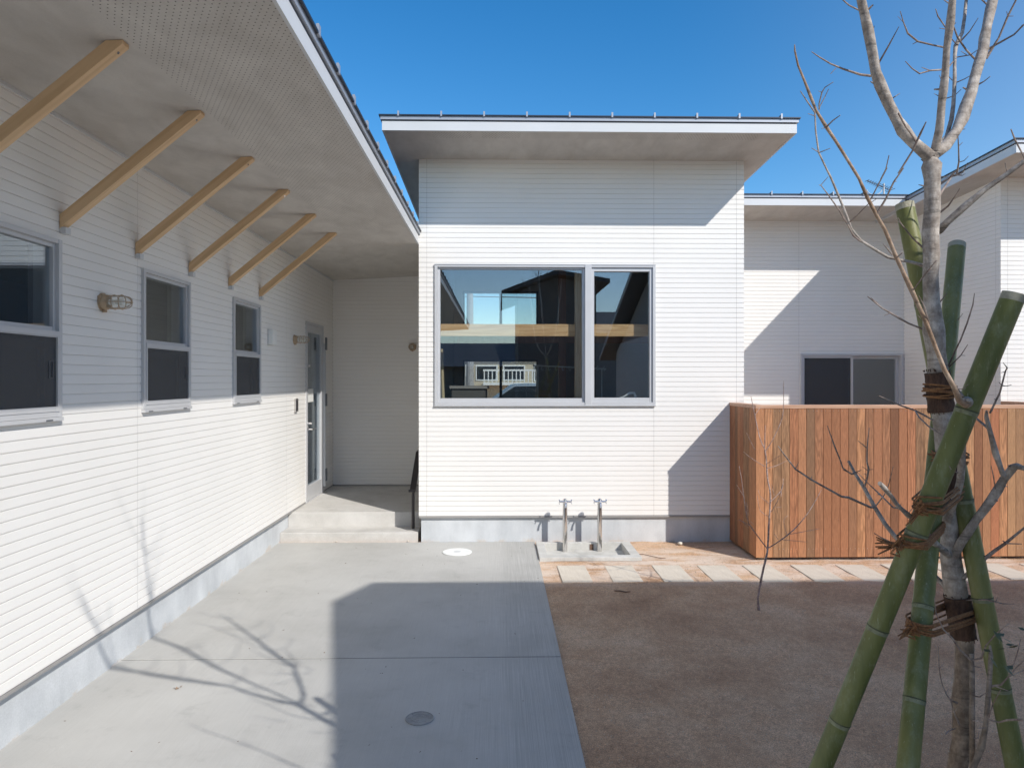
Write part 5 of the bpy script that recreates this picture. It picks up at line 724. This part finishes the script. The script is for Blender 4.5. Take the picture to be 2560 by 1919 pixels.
# ------------------------------------------------------------ wall fittings
def lamp():
    t = thing('wall_lamp', (0, 0, 0), 'caged brass bulkhead lamp between the first and second windows of the left wing', 'lamp', 'caged brass wall lamps')
    b_ = MB().tube([(.001, 0, 0), (.008, 0, 0)], .046, 24); b_.tube([(.008, 0, 0), (.026, 0, 0), (.034, 0, 0)], [.040, .038, .032], 24)
    for a in range(3): an = a*2.094+.52; b_.tube([(.001, math.cos(an)*.044, math.sin(an)*.044), (.016, math.cos(an)*.044, math.sin(an)*.044)], .007, 8)
    b_.tube([(.012, 0, -.034), (.012, 0, -.050)], .011, 10); b_.build('base', 'brass', t, True)
    MB().tube([(.036, 0, 0), (.05, 0, 0), (.10, 0, 0), (.125, 0, 0), (.138, 0, 0), (.143, 0, 0)], [.029, .030, .030, .025, .014, .002], 24).build('glass', 'lamp_glass', t, True)
    MB().tube([(.036, 0, 0), (.062, 0, 0), (.066, 0, 0)], [.014, .014, .010], 12).tube([(.066, 0, 0), (.085, 0, 0), (.105, 0, 0), (.112, 0, 0)], [.010, .018, .016, .004], 12).build('bulb', 'white_plastic', t, True)
    c = MB()
    for k in range(3):
        an = math.pi*k/3; cy, cz = math.cos(an), math.sin(an); p = []
        for x, r in ((.03, .036), (.10, .036), (.125, .031), (.142, .018), (.148, 0), (.142, -.018), (.125, -.031), (.10, -.036), (.03, -.036)): p.append((x, cy*r, cz*r))
        c.tube(p, .0022, 6)
    for x in (.062, .098):
        c.tube([(x, .0365*math.cos(2*math.pi*i/24), .0365*math.sin(2*math.pi*i/24)) for i in range(25)], .0022, 6, cap=False)
    c.build('cage', 'brass', t, True)
    return t
la = lamp()
la2 = copy_tree(la); tag(la2, 'caged brass bulkhead lamp just before the glazed entrance door')
la3 = copy_tree(la); tag(la3, 'caged brass bulkhead lamp on the shaded wall at the back of the entrance recess')
la.location = (XL, 3.505, 1.885); la2.location = (XL, 6.765, 1.885)
la3.location = (-1.025, YB, 1.885); la3.rotation_euler.z = rad(-90)
vb = thing('vent_box', (XL, 6.05, 1.85), 'small white box on the left wing wall after the third window', 'vent')
MB().box(XL+.001, XL+.045, 5.995, 6.105, 1.80, 1.925).build('cover', 'white_plastic', vb, bevel=.006)
MB().box(XL+.001, XL+.006, 5.988, 6.112, 1.794, 1.931).build('back_plate', 'aluminium', vb)
kb = thing('key_box', (XL, 6.79, 1.25), 'small steel switch box on the wall below the door lamp', 'switch box')
MB().box(XL+.001, XL+.022, 6.755, 6.835, 1.185, 1.315).build('cover', 'steel', kb, bevel=.003)
MB().box(XL+.0225, XL+.030, 6.775, 6.80, 1.20, 1.30).build('flap', 'dark_metal', kb)

# ------------------------------------------------------------ taps and wash basin
ba = thing('wash_basin', (.76, 6.03, 0), 'low concrete wash basin around the two standpipe taps', 'basin')
bx0, bx1, by0, by1, bz = .3445, 1.2, 5.754, 6.318, .022
s = MB().box(bx0, bx1, by0, by0+.081, -.09, bz).box(bx0, bx1, by1-.045, by1, -.09, bz+.001).box(bx0+.0005, bx0+.072, by0+.0815, by1-.0455, -.09, bz-.001).box(bx1-.082, bx1-.0005, by0+.0815, by1-.0455, -.09, bz-.001)
s.build('rim', 'basin_concrete', ba, bevel=.004)
MB().box(bx0+.0, bx1-.0, by0+.02, by1-.02, -.12, -.045).build('basin_floor', 'basin_concrete', ba)
MB().box(.83, .865, by1-.049, by1-.0455, -.044, .008).build('drain', 'debris_brown', ba)
def tap():
    t = thing('standpipe_tap', (0, 0, 0), 'left of the two chrome standpipe taps in the concrete basin', 'tap', 'chrome taps in the wash basin')
    MB().tube([(0, 0, -.05), (0, 0, .405)], .0212, 28).build('pipe', 'steel', t, True)
    MB().tube([(0, 0, 0.405), (0, 0, 0.411), (0, 0, 0.423), (0, 0, 0.431), (0, 0, 0.434)], [.023, .023, .019, .010, .001], 24).build('cap', 'steel', t, True)
    MB().tube([(0, -.018, 0.407), (0, -.034, 0.407)], .013, 14).tube([(-.045, -.030, 0.407), (.045, -.030, 0.407)], .0085, 12).build('valve_body', 'chrome', t, True)
    for sg in (-1, 1):
        h = MB().tube([(sg*.04, -.03, 0.407), (sg*.056, -.03, 0.407)], .0065, 10)
        for k in range(4):
            an = math.pi/4+k*math.pi/2; h.tube([(sg*.054, -.03, 0.407), (sg*.054, -.03+.022*math.cos(an), 0.407+.022*math.sin(an))], [.0035, .0048], 8)
        h.build('handle', 'chrome', t, True)
    MB().tube([(0, -.034, 0.407), (0, -.05, 0.403), (0, -.064, 0.391), (0, -.070, 0.373), (0, -.071, 0.360)], [.009, .0085, .008, .008, .0095], 12).build('spout', 'chrome', t, True)
    return t
t1 = tap(); t2 = copy_tree(t1); tag(t2, 'right of the two chrome standpipe taps in the concrete basin')
t1.location = (.602, 6.225, 0); t2.location = (.914, 6.225, 0)

# ------------------------------------------------------------ covers, stones, bits on the ground
m1 = thing('drain_cover', (-.354, 6.033, 0), 'round white drain cover in the sunlit pavement near the steps', 'drain cover')
MB().disc((-.354, 6.033, .0005), .127, .006, 40).build('lid', 'white_plastic', m1, bevel=.0015)
MB().box(-.385, -.323, 6.028, 6.038, .0067, .0075).tube([(-.354, 6.033, .0067), (-.354, 6.033, .0078)], .03, 24).build('embossing', 'fascia_white', m1)
m2 = thing('manhole_cover', (-.347, 3.077, 0), 'small round iron manhole cover in the shaded pavement', 'manhole cover')
s = MB(); n = 40
s.disc((-.347, 3.077, .0003), .062, .003, n).build('lid', 'manhole_iron', m2)
s = MB()
s.tube([(-.347+.060*math.cos(2*math.pi*i/n), 3.077+.060*math.sin(2*math.pi*i/n), .0035) for i in range(n+1)], .0022, 6, cap=False)
for r in (.02, .036): s.tube([(-.347+r*math.cos(2*math.pi*i/24), 3.077+r*math.sin(2*math.pi*i/24), .0033) for i in range(25)], .0015, 5, cap=False)
for k in range(8):
    a = k*math.pi/4; s.tube([(-.347+.038*math.cos(a), 3.077+.038*math.sin(a), .0033), (-.347+.054*math.cos(a), 3.077+.054*math.sin(a), .0033)], .0018, 5)
s.build('ribs', 'manhole_iron', m2)
ordn = ['first', 'second', 'third', 'fourth', 'fifth', 'sixth', 'seventh', 'eighth', 'ninth', 'tenth', 'eleventh', 'twelfth']
rnd = random.Random(5)
proto = None
for k in range(12):
    x = .478+.3768*k
    if proto is None:
        proto = MB().box(0, .227, 0, .445, -.05, -.001).build('stepping_stone', 'stone_slab', bevel=.004); o = proto
    else: o = proto.copy(); C.objects.link(o)
    o.location = (x+rnd.uniform(-.006, .006), 5.145+rnd.uniform(-.008, .008), rnd.uniform(-.0025, .001)); o.rotation_euler.z = rnd.uniform(-.012, .012)
    tag(o, 'pale rectangular stepping stone, %s from the pavement, in the sandy strip before the fence' % ordn[k], 'stepping stone', 'stepping stones in front of the fence')
def pebble(loc, r, mat, label, cat='pebble', fl=.7):
    bm = bmesh.new(); bmesh.ops.create_icosphere(bm, subdivisions=2, radius=r)
    for v in bm.verts: v.co *= 1+rnd.uniform(-.14, .14); v.co.z *= fl
    me = bpy.data.meshes.new('p'); bm.to_mesh(me); bm.free(); me.materials.append(MATS[mat])
    o = bpy.data.objects.new('pebble', me); C.objects.link(o); o.location = loc
    for p in me.polygons: p.use_smooth = True
    return tag(o, label, cat)
pebble((1.655, 6.28, .01), .022, 'pebble_pale', 'pale pebble on the soil against the shaded foundation')
pebble((-1.49, 6.44, .006), .007, 'pebble_pale', 'tiny pale pebble at the foot of the lower step, left one')
pebble((-.83, 6.44, .006), .007, 'pebble_pale', 'tiny pale pebble at the foot of the lower step, right one')
s = MB().tube([(.83, 4.93, -.004), (.86, 4.90, .004), (.90, 4.885, 0), (.935, 4.88, .004)], [.004, .005, .005, .003], 6)
tag(s.build('fallen_twig', 'debris_brown'), 'short brown twig lying on the shaded soil near the pavement', 'twig')
s = MB().tube([(1.16, 5.95, .0), (1.24, 5.92, .004), (1.36, 5.80, .002), (1.40, 5.77, .006)], [.0025, .003, .003, .002], 5)
tag(s.build('fallen_twig', 'debris_brown'), 'thin twig on the sunlit soil between basin and fence', 'twig')
lf = MB()
for i in range(7):
    a = rnd.uniform(0, 6.28); cx, cy = -1.56+rnd.uniform(-.02, .02), 3.40+rnd.uniform(-.014, .014)
    lf.quad((cx, cy, .002), (cx+.012*math.cos(a), cy+.012*math.sin(a), .008), (cx+.013*math.cos(a+.9), cy+.013*math.sin(a+.9), .003))
tag(lf.build('leaf_crumbs', 'brown_bark'), 'small heap of brown leaf crumbs on the sunlit pavement', 'leaf')
dbr = MB()
for i in range(46):
    x, y = rnd.uniform(-1.9, .3), rnd.uniform(2.7, 6.3); a = rnd.uniform(0, 6.28); l = rnd.uniform(.003, .012)
    dbr.tube([(x, y, .0015), (x+l*math.cos(a), y+l*math.sin(a), .0025)], rnd.uniform(.0008, .0016), 4)
tag(dbr.build('debris', 'debris_brown'), kind='stuff', label='tiny dark bits of litter scattered over the pavement', cat='litter')

gr_ = MB(); rg = random.Random(21)
for i in range(9000):
    y = 1.9+4.4*rg.random()**1.15; x = rg.uniform(.345, min(6.8, .85*y+.5)); a = rg.uniform(0, 6.28); q = rg.uniform(.0012, .0036)
    if .34 < x < 1.21 and y > 5.72: continue
    if x < .36: x = .343-rg.random()**3*.06; zb_ = .0
    else: zb_ = -.004
    n = len(gr_.v)
    gr_.v += [(x+q*math.cos(a+k*2.1), y+q*math.sin(a+k*2.1), zb_-.002) for k in range(3)]+[(x, y, zb_+q*1.1)]
    gr_.f += [(n, n+1, n+3), (n+1, n+2, n+3), (n+2, n, n+3)]
tag(gr_.build('gravel', 'grit'), kind='stuff')
# ------------------------------------------------------------ cedar fence
FY, FX = 5.738, 2.148
fn = thing('cedar_fence', (FX, FY, 0), 'red-brown vertical board cedar fence enclosing the rear terrace', 'fence')
s = MB(); bwid = .0709; ztopf = 1.257
x = FX
while x < 7.4:
    s.box(x+.0019, x+bwid-.0019, FY+rnd.uniform(0, .0012), FY+.018, .018, ztopf); x += bwid
s.build('front_boards', 'cedar_boards', fn)
s = MB(); y = FY+.0185; e = (YW-FY-.0195)/9
for k in range(9): s.box(FX+rnd.uniform(0, .0012), FX+.018, y+.0019, y+e-.0019, .018, ztopf); y += e
s.build('side_boards', 'cedar_boards', fn)
s = MB(); y = FY+.12
while y < YR-.08: s.box(4.99, 5.008, y, y+bwid-.002, .018, ztopf); y += bwid
s.build('return_boards', 'cedar_boards', fn)
wood('cap_wood', (.44, .24, .15), (.60, .37, .25), 'X', 1.0)
s = MB().box(FX-.003, 7.4, FY-.003, FY+.09, ztopf+.0005, ztopf+.029); s.build_split('cap_rail', 'cap_wood', fn, bevel=.002)
s = MB().box(FX-.0025, FX+.09, FY+.0905, YW-.001, ztopf+.0008, ztopf+.0288).box(4.945, 5.035, FY+.0905, YR-.001, ztopf+.0008, ztopf+.0288); s.build_split('cap_rail', 'cap_wood', fn, bevel=.002)
s = MB()
for z in (.12, .62, 1.15): s.box(FX+.02, 7.4, FY+.0185, FY+.05, z, z+.06).box(FX+.0185, FX+.05, FY+.055, YW-.01, z, z+.06)
for k in range(6): s.box(2.2+k*1.0, 2.26+k*1.0, FY+.0505, FY+.11, -.1, 1.25)
s.build_split('rail', 'post_wood', fn)
s = MB(); x = FX
while x < 6.2:
    for z in (.088, .338, 1.238):
        for q in (.22, .78): s.tube([(x+bwid*q, FY-.0008, z), (x+bwid*q, FY+.003, z)], .0022, 6)
    x += bwid
s.build('screws', 'chrome', fn)
dk = MB()
for k in range(20): dk.box(2.2, 4.93, 5.86+k*.125, 5.86+k*.125+.12, .10, .13)
tag(dk.build('terrace_deck', 'cap_wood'), 'boarded terrace deck hidden behind the cedar fence', 'deck')

# ------------------------------------------------------------ roof aerial
an = thing('tv_aerial', (6.55, 12.1, 3.1), 'small grey television aerial above the rear wing roof', 'aerial')
ax, ay, az = 6.68, 12.1, 4.92
MB().tube([(6.80, ay, 3.0), (6.80, ay, 4.95)], .016, 8).build('mast', 'aluminium', an)
s = MB().tube([(6.45, ay-.1, 4.97), (6.98, ay+.1, 4.86)], .009, 6)
for k in range(12):
    t_ = k/11; cx, cy, cz = 6.45+.53*t_, ay-.1+.2*t_, 4.97-.11*t_; hl = .05+.05*t_
    s.tube([(cx-hl*.35, cy+hl*.8, cz-hl*.1), (cx+hl*.35, cy-hl*.8, cz+hl*.1)], .005, 5)
s.build('boom', 'aluminium_dark', an)
MB().tube([(6.63+.13*math.cos(a/12*math.pi+math.pi), ay, 4.84+.09*math.sin(a/12*math.pi+math.pi)) for a in range(13)], .008, 6).build('bracket', 'fascia_white', an)

# ------------------------------------------------------------ trees, poles, ties
def limbs(parent, name, mat, lines, n, seed=1, jit=.05):
    r = random.Random(seed); out = []
    for ln in lines:
        # resample with a little wander and swollen nodes
        P = [Vector(p[:3]) for p in ln]; R_ = [p[3] for p in ln]; pts = []; rs = []
        for i in range(len(P)-1):
            d = (P[i+1]-P[i]).length; k = max(1, min(12, int(d/max(.022, R_[i]*2.2))))
            for j in range(k):
                t = j/k; q0 = P[max(i-1, 0)]; q3 = P[min(i+2, len(P)-1)]
                a, b = P[i], P[i+1]
                c = .5*((2*a)+(-q0+b)*t+(2*q0-5*a+4*b-q3)*t*t+(-q0+3*a-3*b+q3)*t**3)
                rr = R_[i]+(R_[i+1]-R_[i])*t
                c = c+Vector((r.uniform(-1, 1), r.uniform(-1, 1), r.uniform(-1, 1)))*rr*.10
                pts.append(c); rs.append(rr*(1.22 if r.random() < .10 else 1)*(1+r.uniform(-.05, .05)))
        pts.append(P[-1]); rs.append(R_[-1]*.8); out.append((pts, rs))
    return out
def tube_obj(name, mat, parent, items, n, seed=1):
    mb = MB(); r = random.Random(seed)
    for pts, rs in items: mb.tube(pts, rs, n, True, .04, r)
    return mb.build(name, mat, parent, True)
b0 = TREE['trunk'][0][0]
TR = thing('deciduous_tree', tuple(b0[:3]), 'bare young tree with pale grey forked limbs held by bamboo props', 'tree')
tube_obj('trunk', 'bark', TR, limbs(TR, '', '', TREE['trunk'], 24), 24)
for i, ln in enumerate(TREE['branch']):
    mt = 'brown_bark' if i == 9 else 'bark'
    tube_obj('branch', mt, TR, limbs(TR, '', '', [ln], 14, 10+i), 14, i)
tw = limbs(TR, '', '', TREE['twigs'], 6, 77)
r7 = random.Random(9)
buds = []
for pts, rs in tw:
    for i in range(2, len(pts)-1):
        if r7.random() < .13 and rs[i] < .006:
            d = (pts[i+1]-pts[i-1]).normalized(); sd_ = Vector((r7.uniform(-1, 1), r7.uniform(-.5, .5), r7.uniform(-.2, 1))).normalized()
            buds.append(([pts[i], pts[i]+(d*.5+sd_)*r7.uniform(.006, .014)], [rs[i]*.6, rs[i]*.3]))
for i, ln in enumerate(TREE['branch'][:6]):
    for pts, rs in limbs(TR, '', '', [ln], 6, 200+i):
        for j in range(3, len(pts)-2):
            if r7.random() < .10:
                sd_ = Vector((r7.uniform(-1, 1), r7.uniform(-1, .3), r7.uniform(0, 1))).normalized()
                buds.append(([pts[j]+sd_*rs[j]*.7, pts[j]+sd_*(rs[j]+r7.uniform(.004, .010))], [.0022, .0012]))
tube_obj('crown', 'twig_bark', TR, tw+buds, 7, 3)
lv = MB()
for k in range(15):
    cx, cy, cz = .80+r7.uniform(-.015, .06), 1.10+r7.uniform(-.03, .03), 1.075+r7.uniform(-.035, .03)
    a = r7.uniform(0, 6.28); l = r7.uniform(.010, .018); wd = l*.3; dz = r7.uniform(-.018, .004)
    u_ = Vector((math.cos(a), math.sin(a), dz/l)); v_ = Vector((-math.sin(a), math.cos(a), .3))
    c0 = Vector((cx, cy, cz)); lv.quad(c0, c0+u_*l*.4+v_*wd*.9, c0+u_*l, c0+u_*l*.45-v_*wd*.9)
lv.build('leaves', 'leaf_green', TR)
SP = thing('sapling', tuple(SAPLING['trunk'][0][0][:3]), 'thin leafless sapling growing in the soil in front of the fence corner', 'sapling')
tube_obj('trunk', 'sapling_bark', SP, limbs(SP, '', '', SAPLING['trunk'], 10), 10)
tube_obj('crown', 'sapling_bark', SP, limbs(SP, '', '', SAPLING['twigs'], 6, 5), 6)

def pole(p, nodes, label, hollow=True):
    A, B = Vector(p[0]), Vector(p[1]); R0 = .0172
    t = thing('bamboo_pole', tuple(A), label, 'bamboo pole', 'bamboo props of the tree')
    r = random.Random(len(label)); ts = sorted(set([i/60 for i in range(61)]+[n_+d for n_ in nodes for d in (-.012, -.004, 0, .004, .012)]))
    ts = [x_ for x_ in ts if 0 <= x_ <= 1]
    pts = [A+(B-A)*x_ for x_ in ts]
    rs = [R0*(1.035 if any(abs(x_-n_) < .002 for n_ in nodes) else .985 if any(.003 < abs(x_-n_) < .006 for n_ in nodes) else 1.0) for x_ in ts]
    MB().tube(pts, rs, 32).build('culm', 'bamboo_green', t, True)
    for n_ in nodes:
        c = A+(B-A)*n_; d = (B-A).normalized()
        MB().tube([c-d*.0012, c, c+d*.0012], [R0*1.03, R0*1.05, R0*1.03], 28).build('node', 'bamboo_node', t, True)
        MB().tube([c-d*.0075, c-d*.003, c-d*.0013], [R0*1.003, R0*1.02, R0*1.035], 28).build('node_bloom', 'bamboo_bloom', t, True)
    d = (B-A).normalized()
    MB().tube([B-d*.010, B+d*.0025], R0*1.012, 28).build('cut_end', 'bamboo_cut', t, True)
    return t
NODES = [[0.894, 0.776, 0.68, 0.583],[0.632, 0.558, 0.714, 0.807],[0.705, 0.614, 0.533, 0.801, 0.897]]
pole(POLES[0], NODES[0], 'bamboo pole crossing in front of the trunk and leaning up to the right')
pole(POLES[1], NODES[1], 'nearly upright bamboo pole left of the lower trunk, its dark top right of it')
pole(POLES[2], NODES[2], 'bamboo pole right of the lower trunk with a sunlit yellow-green top leaning left')
def at_pole(i, z):
    a, b = POLES[i]; t = (z-a[2])/(b[2]-a[2]); return (a[0]+(b[0]-a[0])*t, a[1]+(b[1]-a[1])*t)
TKL = TREE['trunk'][0]
def at_trunk(z):
    for a, b in zip(TKL[:-1], TKL[1:]):
        if a[2] <= z <= b[2]:
            t = (z-a[2])/(b[2]-a[2]+1e-9); return (a[0]+(b[0]-a[0])*t, a[1]), a[3]+(b[3]-a[3])*t
    return (TKL[-1][0], TKL[-1][1]), TKL[-1][3]
def hull(P):
    P = sorted(set(P))
    def half(Q):
        h = []
        for p in Q:
            while len(h) > 1 and (h[-1][0]-h[-2][0])*(p[1]-h[-2][1])-(h[-1][1]-h[-2][1])*(p[0]-h[-2][0]) <= 0: h.pop()
            h.append(p)
        return h[:-1]
    return half(P)+half(P[::-1])
def tie(centres, z, loops, span, label, tails=((-1, .1, -.2),), tail_at=None, tilt=0.0):
    r = random.Random(int(z*1000)); mb = MB(); rr = .0017
    for k in range(loops):
        off = .001+rr*(1+(k % 3)*.8); P = []
        for (c, rad_) in centres:
            for i in range(20): a = i*math.pi/10; P.append((round(c[0]+(rad_+off)*math.cos(a), 5), round(c[1]+(rad_+off)*math.sin(a), 5)))
        H = hull(P); zz = z+span*(k/(max(loops-1, 1))-.5); n = len(H); ph = r.uniform(0, 6)
        pts = [(x, y, zz+.004*math.sin(2*math.pi*i/n+ph)+tilt*(x-centres[0][0][0])) for i, (x, y) in enumerate(H)]
        mb.tube(pts+[pts[0]], rr, 7, False, .12, r)
    t0 = Vector((*(tail_at or (centres[0][0][0]-centres[0][1], centres[0][0][1]-.01)), z))
    for j in range(5 if tails else 0):
        q = t0+Vector((r.uniform(-.012, .008), r.uniform(-.012, .0), r.uniform(-.010, .010)))
        mb.tube([q, q+Vector((-.006, -.006, .008)), q+Vector((-.010, .002, -.004)), q+Vector((.002, -.004, -.008)), q], .0018, 7, False, .1, r)
    for (dx, dy, dz) in tails:
        for j in range(4):
            e = Vector((dx, dy, dz))*r.uniform(.026, .042)+Vector((0, r.uniform(-.006, .006), r.uniform(-.009, .009)))
            mb.tube([t0, t0+e*.5+Vector((0, 0, r.uniform(-.003, .003))), t0+e], [.0018, .0017, .0012], 6, True, .15, r)
    return tag(mb.build('rope_tie', 'rope_fibre', None, True), label, 'rope', 'coir rope ties on the tree props')
def wrap(z0, z1, label, extra=.0045):
    mb = MB(); r = random.Random(int(z0*991)); pts = []; rs = []
    for k in range(15):
        z = z0+(z1-z0)*k/14; c, rd = at_trunk(z); pts.append((c[0], c[1], z)); rs.append(rd+extra+r.uniform(0, .0012))
    mb.tube(pts, rs, 30, True, .05, r)
    for k in range(40):
        a = r.uniform(0, 6.28); top = r.random() < .5; z = z1 if top else z0; c, rd = at_trunk(z); q = Vector((c[0]+(rd+extra)*math.cos(a), c[1]+(rd+extra)*math.sin(a), z))
        mb.tube([q, q+Vector((r.uniform(-.003, .003), 0, r.uniform(.002, .006)*(1 if top else -1)))], .0009, 4)
    return tag(mb.build('trunk_wrap', 'palm_fibre', None, True), label, 'trunk wrap', 'dark palm fibre wraps around the trunk')
wrap(1.439, 1.514, 'dark fibre wrap highest on the trunk, above the fence rail')
wrap(1.275, 1.335, 'dark fibre wrap in the middle of the trunk, behind the leaning bamboo pole')
wrap(1.009, 1.087, 'dark fibre wrap lowest on the trunk, over the shaded soil')
def TC(z, e=.005): c, rd = at_trunk(z); return (c, rd+e)
BR = .0175
tie([TC(1.478), (at_pole(1, 1.478), BR)], 1.478, 8, .018, 'brown rope wound around the highest trunk wrap', ())
tie([(at_pole(2, 1.352), BR), TC(1.352, .0)], 1.352, 6, .016, 'brown rope with frayed ends sticking out left above the crossing', ((-1, -.2, .15), (-.8, -.1, -.35)), (at_pole(2, 1.352)[0]-.03, at_pole(2, 1.352)[1]-.02))
tie([(at_pole(0, 1.293), BR), TC(1.30)], 1.293, 7, .022, 'thick brown rope binding the leaning bamboo pole to the trunk', ((-.8, -.1, -.6),), (at_pole(0, 1.293)[0]-.02, at_pole(0, 1.293)[1]-.018), .0)
tie([(at_pole(0, 1.228), BR), (at_pole(1, 1.228), BR)], 1.228, 7, .018, 'brown rope binding two bamboo poles together where they cross', ((-1, -.1, .1), (-.9, 0, -.2)), (at_pole(0, 1.228)[0]-.03, at_pole(0, 1.228)[1]-.01))
tie([(at_pole(1, 1.062), BR), TC(1.055)], 1.066, 9, .022, 'brown rope joining the upright bamboo pole to the lowest trunk wrap', ((-.9, -.2, -.35),), (at_pole(1, 1.062)[0]-.02, at_pole(1, 1.062)[1]-.012), -.06)
